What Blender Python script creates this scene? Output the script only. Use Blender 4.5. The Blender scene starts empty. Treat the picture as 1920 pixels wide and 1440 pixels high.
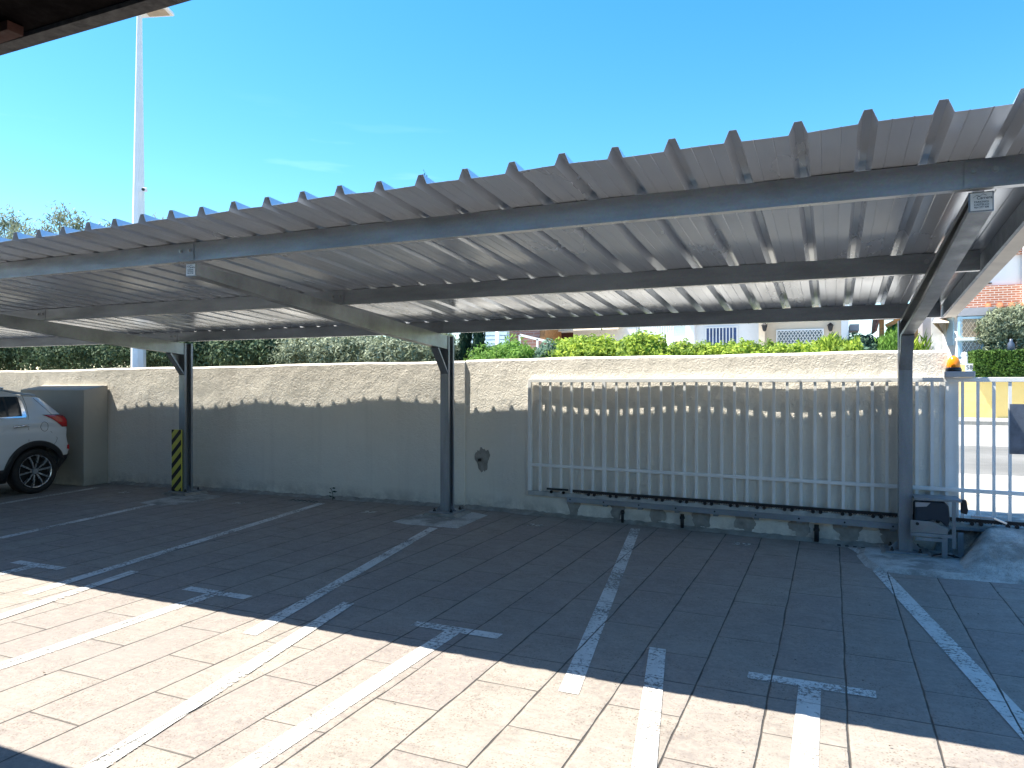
import bpy, math, random
import numpy as np
from mathutils import Vector, Matrix
R = math.radians
random.seed(7); RNG = np.random.default_rng(7)
S = bpy.context.scene
C = S.collection

# ------------------------------------------------------------ camera, sky, sun, exposure
F, H = 1360.0, 1.6
YAW = math.atan(599/F)
cs, sn = math.cos(YAW), math.sin(YAW)
cam = bpy.data.cameras.new('camera'); cam_o = bpy.data.objects.new('camera', cam); C.objects.link(cam_o)
cam.sensor_width = 36.0; cam.lens = 36.0*F/1920; cam.clip_start = 0.05; cam.clip_end = 2000
cam_o.location = (0, 0, H); cam_o.rotation_euler = (R(90), 0, YAW)
S.camera = cam_o
S.render.resolution_x, S.render.resolution_y = 1024, 768

SUNV = Vector((0.50, 0.155, -1.0)).normalized()       # the way sunlight travels
sun = bpy.data.lights.new('sun', 'SUN'); sun.energy = 3.7; sun.angle = R(0.42); sun.color = (1.0, 0.94, 0.82)
sun_o = bpy.data.objects.new('sun', sun); C.objects.link(sun_o)
sun_o.rotation_euler = SUNV.to_track_quat('-Z', 'Y').to_euler(); sun_o.location = (-6, -3, 12)
W = bpy.data.worlds.new('World'); S.world = W; W.use_nodes = True
nt = W.node_tree; bg = nt.nodes['Background']
sky = nt.nodes.new('ShaderNodeTexSky'); sky.sky_type = 'NISHITA'; sky.sun_disc = False
sky.sun_elevation = math.asin(-SUNV.z); sky.sun_rotation = math.atan2(-SUNV.x, -SUNV.y)
sky.altitude = 0; sky.air_density = 1.0; sky.dust_density = 0.35; sky.ozone_density = 2.2
hs = nt.nodes.new('ShaderNodeHueSaturation'); hs.inputs['Saturation'].default_value = 1.38; hs.inputs['Value'].default_value = 0.80; hs.inputs['Hue'].default_value = 0.494
# faint cirrus streaks low in the sky
tc = nt.nodes.new('ShaderNodeTexCoord'); mp = nt.nodes.new('ShaderNodeMapping')
mp.inputs['Scale'].default_value = (1.2, 1.2, 9.0); mp.inputs['Rotation'].default_value = (0.12, 0.1, 0.4)
nz = nt.nodes.new('ShaderNodeTexNoise'); nz.inputs['Scale'].default_value = 2.2; nz.inputs['Detail'].default_value = 7
rp = nt.nodes.new('ShaderNodeValToRGB'); rp.color_ramp.elements[0].position = 0.60; rp.color_ramp.elements[1].position = 0.86
sx = nt.nodes.new('ShaderNodeSeparateXYZ')
mr = nt.nodes.new('ShaderNodeMapRange'); mr.inputs['From Min'].default_value = 0.06; mr.inputs['From Max'].default_value = 0.36
mr.inputs['To Min'].default_value = 0.55; mr.inputs['To Max'].default_value = 0.0
ml = nt.nodes.new('ShaderNodeMath'); ml.operation = 'MULTIPLY'
mx = nt.nodes.new('ShaderNodeMix'); mx.data_type = 'RGBA'; mx.inputs['B'].default_value = (8.0, 9.6, 9.8, 1)
L = nt.links.new
L(tc.outputs['Generated'], mp.inputs['Vector']); L(mp.outputs[0], nz.inputs['Vector']); L(nz.outputs['Fac'], rp.inputs[0])
L(tc.outputs['Generated'], sx.inputs[0]); L(sx.outputs['Z'], mr.inputs['Value'])
L(rp.outputs[0], ml.inputs[0]); L(mr.outputs[0], ml.inputs[1]); L(ml.outputs[0], mx.inputs['Factor'])
L(sky.outputs[0], hs.inputs['Color']); L(hs.outputs[0], mx.inputs['A']); L(mx.outputs['Result'], bg.inputs[0])
bg.inputs[1].default_value = 0.11
S.view_settings.view_transform = 'Standard'; S.view_settings.look = 'None'; S.view_settings.gamma = 1
S.view_settings.exposure = 1.88
S.render.engine = 'CYCLES'
S.cycles.caustics_reflective = False; S.cycles.caustics_refractive = False; S.cycles.max_bounces = 10; S.cycles.diffuse_bounces = 5; S.cycles.transparent_max_bounces = 16

# ------------------------------------------------------------ survey helpers: photo measurement -> metres
def ray(px, py):
    a = (px-960)/F; return (-sn+a*cs, cs+a*sn, (720-py)/F)
def atY(px, py, Y):
    r = ray(px, py); t = Y/r[1]; return (r[0]*t, Y, H+r[2]*t)
def gd(px, py, z=0.0):
    r = ray(px, py); t = (z-H)/r[2]; return (r[0]*t, r[1]*t, z)

# ------------------------------------------------------------ object helpers
def tag(o, label=None, cat=None, group=None, kind=None):
    if label: o['label'] = label
    if cat: o['category'] = cat
    if group: o['group'] = group
    if kind: o['kind'] = kind
    return o
BASE = {}
def empty(name, loc, label, cat, group=None):
    o = bpy.data.objects.new(name, None); C.objects.link(o); o.location = loc; o.empty_display_size = .1
    BASE[o] = Vector(loc)
    return tag(o, label, cat, group)
class MB:
    def __init__(s): s.v = []; s.f = []; s.m = []
    def add(s, vs, fs, mi=0):
        b = len(s.v); s.v += [tuple(p) for p in vs]; s.f += [tuple(i+b for i in f) for f in fs]; s.m += [mi]*len(fs); return s
    def box(s, x0, x1, y0, y1, z0, z1, mi=0):
        vs = [(x, y, z) for z in (z0, z1) for y in (y0, y1) for x in (x0, x1)]
        return s.add(vs, [(0,2,3,1),(4,5,7,6),(0,1,5,4),(2,6,7,3),(0,4,6,2),(1,3,7,5)], mi)
    def bar(s, a, b, w, h, up=(0,0,1), mi=0):       # rectangular bar a->b; w sideways, h along up
        a, b = Vector(a), Vector(b); d = (b-a).normalized(); up = Vector(up)
        side = d.cross(up).normalized(); u = side.cross(d).normalized()
        vs = []
        for p in (a, b):
            for i, j in ((-1,-1),(1,-1),(1,1),(-1,1)): vs.append(p+side*(w/2*i)+u*(h/2*j))
        return s.add(vs, [(0,1,2,3),(7,6,5,4),(0,4,5,1),(1,5,6,2),(2,6,7,3),(3,7,4,0)], mi)
    def cyl(s, a, b, r0, r1=None, n=16, mi=0, caps=True):
        if r1 is None: r1 = r0
        a, b = Vector(a), Vector(b); d = (b-a).normalized()
        t = Vector((1,0,0)) if abs(d.x) < .9 else Vector((0,1,0))
        e1 = d.cross(t).normalized(); e2 = d.cross(e1)
        vs = [p+(e1*math.cos(2*math.pi*k/n)+e2*math.sin(2*math.pi*k/n))*r for p, r in ((a,r0),(b,r1)) for k in range(n)]
        fs = [(k,(k+1)%n,n+(k+1)%n,n+k) for k in range(n)]
        if caps: fs += [tuple(range(n))[::-1], tuple(range(n,2*n))]
        return s.add(vs, fs, mi)
    def tube(s, pts, r, n=8, mi=0):
        for i in range(len(pts)-1): s.cyl(pts[i], pts[i+1], r if not hasattr(r,'__len__') else r[i], r if not hasattr(r,'__len__') else r[i+1], n, mi)
        return s
    def prism(s, poly, axis, a0, a1, mi=0):          # 2-D polygon extruded along an axis
        n = len(poly)
        def P(p, a):
            return (a, p[0], p[1]) if axis == 'x' else (p[0], a, p[1]) if axis == 'y' else (p[0], p[1], a)
        vs = [P(p, a0) for p in poly]+[P(p, a1) for p in poly]
        fs = [tuple(range(n)), tuple(range(2*n-1, n-1, -1))]+[(i, i+n, (i+1)%n+n, (i+1)%n) for i in range(n)]
        return s.add(vs, fs, mi)
    def lathe(s, prof, c, axis='z', n=24, mi=0):
        vs = []; c = Vector(c)
        for r, h in prof:
            for k in range(n):
                a = 2*math.pi*k/n; u, v = r*math.cos(a), r*math.sin(a)
                vs.append(c+(Vector((u,v,h)) if axis == 'z' else Vector((h,u,v)) if axis == 'x' else Vector((u,h,v))))
        fs = [(i*n+k, i*n+(k+1)%n, (i+1)*n+(k+1)%n, (i+1)*n+k) for i in range(len(prof)-1) for k in range(n)]
        return s.add(vs, fs, mi)
    def grid(s, P, mi=0):                            # P[i][j] -> quads
        n, m = len(P), len(P[0])
        return s.add([p for row in P for p in row], [(i*m+j, i*m+j+1, (i+1)*m+j+1, (i+1)*m+j) for i in range(n-1) for j in range(m-1)], mi)
    def build(s, name, mat, parent=None, smooth=False, bevel=0, solid=0, fixn=True):
        me = bpy.data.meshes.new(name)
        o = bpy.data.objects.new(name, me); C.objects.link(o)
        if parent is not None:
            off = BASE[parent]; o.parent = parent; BASE[o] = off
        else:
            arr = np.array(s.v); off = Vector(((arr[:,0].min()+arr[:,0].max())/2, (arr[:,1].min()+arr[:,1].max())/2, arr[:,2].min()))
            o.location = off; BASE[o] = off
        me.from_pydata([(p[0]-off[0], p[1]-off[1], p[2]-off[2]) for p in s.v], [], s.f)
        for mm in (mat if isinstance(mat, (list, tuple)) else [mat]): me.materials.append(mm)
        me.polygons.foreach_set('material_index', s.m)
        if smooth: me.polygons.foreach_set('use_smooth', [True]*len(me.polygons))
        if fixn:
            import bmesh
            b = bmesh.new(); b.from_mesh(me); bmesh.ops.recalc_face_normals(b, faces=b.faces); b.to_mesh(me); b.free()
        if bevel:
            md = o.modifiers.new('bevel', 'BEVEL'); md.width = bevel; md.segments = 2; md.limit_method = 'ANGLE'; md.angle_limit = R(35)
        if solid:
            md = o.modifiers.new('solid', 'SOLIDIFY'); md.thickness = solid; md.offset = 1
        return o
def lin(c):   # sRGB 0-255 -> linear
    return tuple(((v/255)/12.92 if v/255 <= .04045 else ((v/255+.055)/1.055)**2.4) for v in c)+(1,)

def each(name, mbs, mat, parent, **kw):
    for b in mbs: b.build(name, mat, parent, **kw)
def copies(first, parent, offs):
    for d in offs:
        c = first.copy(); C.objects.link(c); c.parent = parent; c.location = d
# ------------------------------------------------------------ materials
class NT:
    def __init__(s, name):
        s.mat = bpy.data.materials.new(name); s.mat.use_nodes = True; s.t = s.mat.node_tree
        s.b = s.t.nodes['Principled BSDF']; s.out = s.t.nodes['Material Output']
        s.pos = s.n('ShaderNodeNewGeometry')
        s.oc = s.n('ShaderNodeTexCoord')
    def n(s, ty, **kw):
        nd = s.t.nodes.new(ty)
        for k, v in kw.items(): setattr(nd, k, v)
        return nd
    def set(s, nd, k, v):
        if hasattr(v, 'is_output') or isinstance(v, bpy.types.NodeSocket): s.t.links.new(v, nd.inputs[k])
        else: nd.inputs[k].default_value = v
        return nd
    def m(s, op, a, b=0.0, c=None):
        nd = s.n('ShaderNodeMath', operation=op); s.set(nd, 0, a); s.set(nd, 1, b)
        if c is not None: s.set(nd, 2, c)
        return nd.outputs[0]
    def noise(s, scale, detail=4, rough=.55, vec=None, dist=0, sc3=None):
        nd = s.n('ShaderNodeTexNoise'); nd.inputs['Scale'].default_value = scale; nd.inputs['Detail'].default_value = detail
        nd.inputs['Roughness'].default_value = rough; nd.inputs['Distortion'].default_value = dist
        v = vec or s.pos.outputs['Position']
        if sc3:
            mp = s.n('ShaderNodeMapping'); mp.inputs['Scale'].default_value = sc3; s.t.links.new(v, mp.inputs[0]); v = mp.outputs[0]
        s.t.links.new(v, nd.inputs['Vector'])
        return nd.outputs['Fac']
    def ramp(s, f, a, b, c0=0.0, c1=1.0):
        nd = s.n('ShaderNodeMapRange'); nd.clamp = True; s.set(nd, 'Value', f)
        nd.inputs['From Min'].default_value = a; nd.inputs['From Max'].default_value = b
        nd.inputs['To Min'].default_value = c0; nd.inputs['To Max'].default_value = c1
        return nd.outputs[0]
    def mix(s, f, a, b, blend='MIX'):
        nd = s.n('ShaderNodeMix', data_type='RGBA', blend_type=blend)
        s.set(nd, 'Factor', f); s.set(nd, 'A', a); s.set(nd, 'B', b); return nd.outputs['Result']
    def bump(s, h, strength=.5, dist=.01, prev=None):
        nd = s.n('ShaderNodeBump'); nd.inputs['Strength'].default_value = strength; nd.inputs['Distance'].default_value = dist
        s.set(nd, 'Height', h)
        if prev is not None: s.t.links.new(prev, nd.inputs['Normal'])
        return nd.outputs[0]
    def fin(s, col=None, rough=None, metal=None, normal=None):
        if col is not None: s.set(s.b, 'Base Color', col)
        if rough is not None: s.set(s.b, 'Roughness', rough)
        if metal is not None: s.set(s.b, 'Metallic', metal)
        if normal is not None: s.t.links.new(normal, s.b.inputs['Normal'])
        return s.mat
def c4(*c): return tuple(c)+(1,)
def flat(name, col, rough=.6, metal=0.0, var=.15, scale=6, bump=0.0, bscale=60):
    t = NT(name); n = t.noise(scale, 5)
    col4 = c4(*col)
    k = t.mix(t.ramp(n, .3, .7), c4(*[c*(1-var) for c in col]), c4(*[min(1, c*(1+var)) for c in col]))
    nr = t.bump(t.noise(bscale, 4), bump, .004) if bump else None
    return t.fin(k, t.ramp(t.noise(scale*3, 3), .3, .7, rough*.85, min(1, rough*1.15)), metal, nr)

def joints(t, wob=.0045):
    sp = t.n('ShaderNodeSeparateXYZ'); t.t.links.new(t.pos.outputs['Position'], sp.inputs[0])
    X = t.m('ADD', sp.outputs[0], t.ramp(t.noise(1.7, 3), .3, .7, -wob, wob))
    Y = t.m('ADD', sp.outputs[1], t.ramp(t.noise(2.1, 3, dist=.3), .3, .7, -wob, wob))
    u = t.m('DIVIDE', t.m('SUBTRACT', X, .07), .3655)
    fu = t.m('FRACT', u); dx = t.m('MULTIPLY', t.m('MINIMUM', fu, t.m('SUBTRACT', 1, fu)), .3655)
    col = t.m('FLOOR', u); par = t.m('FLOORED_MODULO', col, 2)
    v = t.m('ADD', t.m('DIVIDE', t.m('SUBTRACT', Y, 3.92), .815), t.m('MULTIPLY', par, .5))
    fv = t.m('FRACT', v); dy = t.m('MULTIPLY', t.m('MINIMUM', fv, t.m('SUBTRACT', 1, fv)), .815)
    dr = t.m('ABSOLUTE', t.m('SUBTRACT', Y, 3.92))
    thin = t.ramp(t.noise(5, 2), .35, .65, .6, 1.25)
    mx = t.ramp(t.m('DIVIDE', dx, thin), .0028, .0062, 1, 0)
    my = t.ramp(t.m('DIVIDE', t.m('MINIMUM', dy, dr), thin), .0026, .0054, 1, 0)
    cell = t.n('ShaderNodeCombineXYZ'); t.t.links.new(col, cell.inputs[0]); t.t.links.new(t.m('FLOOR', v), cell.inputs[1])
    wn = t.n('ShaderNodeTexWhiteNoise', noise_dimensions='3D'); t.t.links.new(cell.outputs[0], wn.inputs[0])
    return t.m('MAXIMUM', mx, t.m('MULTIPLY', my, .8)), wn.outputs['Value'], t.m('MINIMUM', dx, t.m('MINIMUM', dy, dr))
def floor_mat():
    t = NT('stamped_concrete'); j, rnd, dist = joints(t)
    speck = t.n('ShaderNodeTexVoronoi'); speck.inputs['Scale'].default_value = 62; t.t.links.new(t.pos.outputs['Position'], speck.inputs['Vector'])
    patch = t.ramp(t.noise(4.5, 4), .4, .62)
    pits = t.m('MULTIPLY', t.ramp(speck.outputs['Distance'], .12, .3, 1, 0), t.ramp(patch, 0, 1, .35, 1.0))
    base = t.mix(t.ramp(t.noise(2.2, 6, .65), .3, .7), c4(.215, .192, .172), c4(.31, .286, .254))
    base = t.mix(t.ramp(t.noise(1, 6, .7, sc3=(5, 20, 1)), .5, .64, 0, .5), base, c4(.165, .145, .135))
    base = t.mix(t.m('MULTIPLY', rnd, .6), base, c4(.215, .185, .182))
    base = t.mix(t.ramp(t.noise(30, 3, .7), .45, .75, 0, .55), base, c4(.37, .32, .275))
    base = t.mix(t.m('MULTIPLY', pits, .75), base, c4(.17, .13, .10))
    fl = t.n('ShaderNodeTexVoronoi'); fl.inputs['Scale'].default_value = 58; fl.feature = 'F1'; t.t.links.new(t.pos.outputs['Position'], fl.inputs['Vector'])
    fleck = t.m('MULTIPLY', t.ramp(fl.outputs['Distance'], .18, .34, 1, 0), t.ramp(t.noise(3.3, 5, .7), .42, .58, .1, 1))
    base = t.mix(t.m('MULTIPLY', fleck, .8), base, c4(.12, .09, .07))
    base = t.mix(t.ramp(t.noise(14, 4, .7, dist=1.0), .52, .6, 0, .28), base, c4(.36, .32, .28))
    drip = t.ramp(t.noise(2.6, 6, .7), .66, .74, 0, .55)
    base = t.mix(drip, base, c4(.09, .08, .08))
    # tyre dirt: broad stains
    base = t.mix(t.ramp(t.noise(.55, 5, .6), .5, .72, 0, .38), base, c4(.2, .185, .18))
    col = t.mix(t.m('MULTIPLY', j, .93), base, c4(.035, .032, .03))
    h = t.m('ADD', t.m('MULTIPLY', t.noise(26, 5, .65), .35), t.m('MULTIPLY', pits, -.35))
    n1 = t.bump(h, .45, .008)
    hj = t.m('ADD', t.m('MULTIPLY', j, -1.0), t.ramp(dist, 0, .02, -.35, 0))
    n2 = t.bump(hj, .8, .008, n1)
    return t.fin(col, t.ramp(t.noise(7, 4), .3, .7, .55, .8), 0, n2)
def paint_mat():
    t = NT('worn_white_paint'); j, rnd, dist = joints(t)
    w1 = t.noise(42, 5, .75); w2 = t.noise(2.3, 3)
    wear = t.m('ADD', w1, t.m('MULTIPLY', t.m('SUBTRACT', w2, .5), .55))
    alpha = t.m('MULTIPLY', t.ramp(wear, .515, .62, .95, .12), t.m('SUBTRACT', 1, j))
    col = t.mix(t.ramp(t.noise(9, 5), .35, .65), c4(.60, .60, .58), c4(.72, .72, .70))
    tr = t.n('ShaderNodeBsdfTransparent'); ms = t.n('ShaderNodeMixShader')
    t.fin(col, .6, 0, t.bump(t.noise(40, 4), .3, .004))
    t.t.links.new(alpha, ms.inputs[0]); t.t.links.new(tr.outputs[0], ms.inputs[1]); t.t.links.new(t.b.outputs[0], ms.inputs[2])
    t.t.links.new(ms.outputs[0], t.out.inputs[0]); return t.mat
def plaster(name, a, b, bs=.7, scale=30, dist=.014, stain=True):
    t = NT(name)
    base = t.mix(t.ramp(t.noise(1.1, 6, .6), .3, .7), c4(*a), c4(*b))
    if stain:
        sp = t.n('ShaderNodeSeparateXYZ'); t.t.links.new(t.pos.outputs['Position'], sp.inputs[0])
        low = t.m('MULTIPLY', t.ramp(sp.outputs[2], .02, .22, 1, 0), t.ramp(t.noise(5, 5, .7), .38, .62))
        base = t.mix(t.m('MULTIPLY', low, .55), base, c4(.16, .15, .135))
        streak = t.m('MULTIPLY', t.ramp(t.noise(1, 5, .6, sc3=(9, 9, .5)), .52, .72), t.ramp(sp.outputs[2], 1.2, 1.9, .1, .28))
        base = t.mix(streak, base, c4(.3, .28, .25))
    n1 = t.bump(t.noise(scale, 6, .6, dist=1.2), bs, dist)
    n2 = t.bump(t.noise(4, 3, .5), .5, .03, n1)
    return t.fin(base, .9, 0, n2)
def galv(name, base=(.36, .385, .40), rough=.42, metal=.75, sc=(3, 3, 3)):
    t = NT(name)
    vo = t.n('ShaderNodeTexVoronoi'); vo.inputs['Scale'].default_value = 90; t.t.links.new(t.pos.outputs['Position'], vo.inputs['Vector'])
    a = t.mix(t.ramp(t.noise(1, 6, .65, sc3=sc), .3, .7), c4(*[x*.72 for x in base]), c4(*[min(1, x*1.2) for x in base]))
    a = t.mix(.12, a, vo.outputs['Color'], 'MULTIPLY')
    return t.fin(a, t.ramp(t.noise(1, 5, .7, sc3=tuple(x*2.2 for x in sc)), .3, .7, rough*.75, rough*1.3), metal, t.bump(t.noise(14, 3), .06, .01))
def sheet_mat():
    t = NT('zinc_sheet')
    a = t.mix(t.ramp(t.noise(1, 5, .6, sc3=(5, .35, 1)), .3, .7), c4(.62, .67, .74), c4(.73, .77, .83))
    return t.fin(a, t.ramp(t.noise(1, 4, .6, sc3=(2.5, .8, 1)), .3, .7, .16, .30), .55, t.bump(t.noise(1, 2, .4, sc3=(1.2, .8, 1)), .12, .02))
def leafm(name, a, b, c, transl=.25, rough=.8):
    t = NT(name)
    rnd = t.pos.outputs['Random Per Island']
    k = t.mix(t.ramp(rnd, 0, 1), c4(*a), c4(*b))
    k = t.mix(t.ramp(t.noise(3.2, 4, .6), .46, .6, 0, .75), k, c4(*c))
    t.fin(k, rough, 0)
    tl = t.n('ShaderNodeBsdfTranslucent'); t.t.links.new(k, tl.inputs[0]); ms = t.n('ShaderNodeMixShader'); ms.inputs[0].default_value = transl
    t.t.links.new(t.b.outputs[0], ms.inputs[1]); t.t.links.new(tl.outputs[0], ms.inputs[2]); t.t.links.new(ms.outputs[0], t.out.inputs[0])
    return t.mat
def brick(name, c1, c2, mortar, scale=1.0):
    t = NT(name)
    sp = t.n('ShaderNodeSeparateXYZ'); t.t.links.new(t.pos.outputs['Position'], sp.inputs[0])
    cb = t.n('ShaderNodeCombineXYZ'); t.t.links.new(t.m('ADD', sp.outputs[0], sp.outputs[1]), cb.inputs[0]); t.t.links.new(sp.outputs[2], cb.inputs[1])
    b = t.n('ShaderNodeTexBrick'); t.t.links.new(cb.outputs[0], b.inputs['Vector'])
    b.inputs['Color1'].default_value = c4(*c1); b.inputs['Color2'].default_value = c4(*c2); b.inputs['Mortar'].default_value = c4(*mortar)
    b.inputs['Scale'].default_value = 1; b.inputs['Brick Width'].default_value = .42*scale; b.inputs['Row Height'].default_value = .135*scale; b.inputs['Mortar Size'].default_value = .022*scale
    return t.fin(b.outputs['Color'], .85, 0, t.bump(b.outputs['Fac'], -.5, .01))
def asphalt(name, a, b):
    t = NT(name); k = t.mix(t.ramp(t.noise(.6, 6, .6), .35, .65), c4(*a), c4(*b))
    k = t.mix(t.ramp(t.noise(90, 2), .5, .7, 0, .5), k, c4(*[x*.5 for x in a]))
    k = t.mix(t.ramp(t.noise(1, 5, .7, sc3=(.3, 3, 1)), .62, .7, 0, .3), k, c4(*[x*.6 for x in a]))
    return t.fin(k, .85, 0, t.bump(t.noise(70, 3), .4, .006))
def rough_concrete():
    t = NT('cast_concrete')
    k = t.mix(t.ramp(t.noise(2.2, 6, .65), .42, .58), c4(.25, .25, .235), c4(.52, .52, .50))
    vo = t.n('ShaderNodeTexVoronoi'); vo.inputs['Scale'].default_value = 75; t.t.links.new(t.pos.outputs['Position'], vo.inputs['Vector'])
    k = t.mix(t.m('MULTIPLY', t.ramp(vo.outputs['Distance'], .15, .4, 1, 0), .6), k, c4(.13, .13, .12))
    k = t.mix(t.ramp(t.noise(1, 6, .7, sc3=(4, 6, 5)), .54, .66, 0, .6), k, c4(.62, .62, .60))
    n1 = t.bump(t.noise(34, 6, .7), .9, .012); n2 = t.bump(t.noise(7, 5, .6), .8, .03, n1)
    return t.fin(k, .9, 0, n2)
def glass_mat(name, col=(.02, .035, .05), rough=.06):
    t = NT(name); t.b.inputs['Specular IOR Level'].default_value = .8
    return t.fin(c4(*col), rough, 0, t.bump(t.noise(1.2, 2), .04, .02))

M = dict(
 floor=floor_mat(), paint=paint_mat(),
 wall=plaster('rough_cream_render', (.80, .755, .67), (.87, .825, .74)),
 pier=plaster('smooth_grey_render', (.38, .36, .32), (.44, .42, .37), .25, 40, .004),
 housew=plaster('white_house_render', (.78, .78, .77), (.82, .82, .81), .1, 30, .004, False),
 houseb=plaster('beige_house_render', (.60, .50, .38), (.66, .56, .43), .2, 30, .004, False),
 houseblue=plaster('pale_blue_render', (.52, .66, .74), (.58, .72, .79), .1, 30, .004, False),
 yellow=plaster('yellow_render', (.86, .60, .20), (.90, .65, .25), .3, 30, .006, False),
 galv=galv('galvanised_steel'), galvx=galv('galvanised_purlin', (.32, .365, .41), .5, .5, (1.2, 6, 6)),
 galvp=galv('galvanised_post', (.28, .315, .35), .45, .5, (6, 6, .9)),
 sheet=sheet_mat(), trim=flat('pale_edge_trim', (.80, .75, .66), .45, .1, .08),
 concrete=rough_concrete(),
 mortar=flat('grey_mortar', (.31, .295, .27), .95, 0, .3, 9, 1.0, 30),
 gate=flat('white_gate_paint', (.80, .81, .81), .4, 0, .06, 5, .1, 30),
 black=flat('black_plastic', (.012, .013, .016), .45, 0, .2), rubber=flat('tyre_rubber', (.012, .012, .013), .75, 0, .2, 20, .3, 90),
 dark=flat('dark_void', (.01, .01, .011), .9, 0, .1), motor=flat('blue_grey_plastic', (.014, .026, .042), .5, 0, .1),
 plate=flat('stainless_and_lit_flange', (.55, .57, .6), .3, .8, .1), amber=flat('amber_lens', (.85, .26, .01), .18, 0, .04),
 red=flat('red_lamp_lens', (.45, .01, .015), .12, 0, .25, 25), chrome=flat('chrome_trim', (.75, .77, .8), .12, 1.0, .05),
 carpaint=flat('white_car_paint', (.66, .69, .72), .18, 0, .02), alloy=flat('alloy_rim', (.52, .54, .57), .28, .8, .06),
 glass=glass_mat('car_glass'), hglass=glass_mat('house_glass', (.05, .08, .13), .1),
 yellowp=flat('hazard_yellow', (.62, .58, .10), .5, 0, .08), white=flat('white_paint', (.8, .8, .79), .5, 0, .04),
 bluef=flat('pale_blue_frame', (.50, .68, .78), .5, 0, .05), tan=flat('tan_shutter', (.42, .33, .24), .6, 0, .1),
 bluew=flat('dark_blue_blind', (.05, .09, .22), .4, 0, .3, 3), ink=flat('black_ink', (.02, .02, .025), .6),
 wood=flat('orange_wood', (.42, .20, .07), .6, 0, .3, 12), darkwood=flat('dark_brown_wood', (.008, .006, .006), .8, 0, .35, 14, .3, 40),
 redwood=flat('red_brown_rafter', (.06, .018, .010), .7, 0, .3, 14), fascia=flat('weathered_eave_edge', (.13, .125, .12), .9, 0, .35, 30, .8, 60),
 green=flat('green_fabric', (.02, .22, .13), .7, 0, .3, 8), terr=flat('terracotta_tile', (.38, .13, .06), .8, 0, .3, 10),
 brick=brick('red_brick', (.44, .14, .07), (.54, .20, .11), (.70, .60, .50), .62),
 brick2=brick('pink_brick', (.42, .18, .13), (.50, .24, .18), (.5, .36, .30)),
 whitebrick=brick('white_brick', (.76, .76, .75), (.8, .8, .79), (.5, .5, .5)),
 asphalt=asphalt('worn_asphalt', (.14, .137, .128), (.22, .213, .20)), pale=asphalt('pale_concrete_road', (.44, .425, .39), (.52, .50, .46)),
 kerb=flat('kerb_stone', (.22, .215, .20), .9, 0, .2, 9), grill=flat('dark_grille', (.03, .032, .035), .6, .4),
 bark=flat('tree_bark', (.09, .07, .05), .9, 0, .3, 12, .8, 30),
 grey=flat('grey_render', (.36, .35, .37), .9, 0, .08), soil=flat('garden_soil', (.22, .19, .15), 1, 0, .3, 2),
 lolive=leafm('olive_leaves', (.16, .19, .11), (.38, .42, .29), (.12, .155, .08)),
 ldark=leafm('dark_hedge_leaves', (.06, .10, .045), (.15, .21, .10), (.04, .07, .03), .2),
 llime=leafm('lime_leaves', (.15, .27, .02), (.50, .60, .07), (.06, .14, .02), .35),
 lgreen=leafm('bright_green_leaves', (.10, .24, .03), (.26, .44, .07), (.07, .16, .02), .35),
 lhedge=leafm('clipped_hedge_leaves', (.04, .10, .015), (.13, .24, .03), (.03, .08, .01), .25),
 lblue=leafm('blue_green_leaves', (.07, .15, .10), (.16, .27, .18), (.05, .10, .06), .25),
 lcyp=leafm('cypress_leaves', (.012, .04, .018), (.03, .075, .03), (.01, .03, .012), .1),
)

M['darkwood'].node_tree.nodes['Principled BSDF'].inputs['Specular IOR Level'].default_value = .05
# ------------------------------------------------------------ ground, street
def sheet(x0, x1, y0, y1, z, name, mat, parent=None, kind='structure'):
    o = MB().add([(x0,y0,z),(x1,y0,z),(x1,y1,z),(x0,y1,z)], [(0,1,2,3)]).build(name, mat, parent)
    if parent is None: tag(o, kind=kind)
    return o
ground = sheet(-150, 150, -150, 8.62, 0, 'ground', M['floor'])
SZ = .34
street = sheet(-400, 400, 8.56, 700, SZ-.02, 'terrain', M['soil'])
road = sheet(-11, 200, 11.2, 26.2, SZ, 'road', M['pale'])
sheet(-10.9, 200, 11.9, 17.3, SZ+.004, 'asphalt_strip', M['asphalt'], road)
pav = MB().box(-200, 200, 26.2, 28.6, SZ-.1, SZ+.13).build('pavement', [M['pale']]); tag(pav, kind='structure')
MB().box(-200, 200, 26.05, 26.197, SZ-.1, SZ+.126).build('kerb', M['kerb'], pav, bevel=.02)
pn = MB().box(1.35, 200, 8.56, 11.197, SZ-.1, SZ+.006).build('near_pavement', M['pale']); tag(pn, kind='structure')
MB().box(1.36, 200, 9.55, 9.57, SZ+.0, SZ+.0095).build('joint', M['kerb'], pn)

def quad(name, pts, z=.004, mat='paint'):
    # subdivided painted sheet
    a, b, c, d = [Vector((p[0], p[1], 0)) for p in pts]
    return MB().add([(p.x, p.y, z) for p in (a, b, c, d)], [(0,1,2,3)]).build(name, M[mat], ground)
stroke = 'bay_line'
quad(stroke, [(-2.03,7.87),(-1.93,7.89),(-1.19,3.55),(-1.30,3.55)])
quad(stroke, [(-4.10,7.02),(-3.99,7.02),(-3.345,3.56),(-3.455,3.56)])
quad(stroke, [(-6.30,7.86),(-6.19,7.86),(-5.54,3.56),(-5.65,3.56)])
quad(stroke, [(-8.30,6.95),(-8.19,6.95),(-7.64,3.56),(-7.75,3.56)])
quad(stroke, [(-10.42,7.66),(-10.31,7.66),(-9.72,3.56),(-9.83,3.56)])
quad(stroke, [(.32,6.92),(.43,6.95),(.96,3.56),(.84,3.56)])
quad('bay_line', [(.09,7.97),(.20,7.97),(.31,7.5),(.27,7.42)], .0055)
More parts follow.
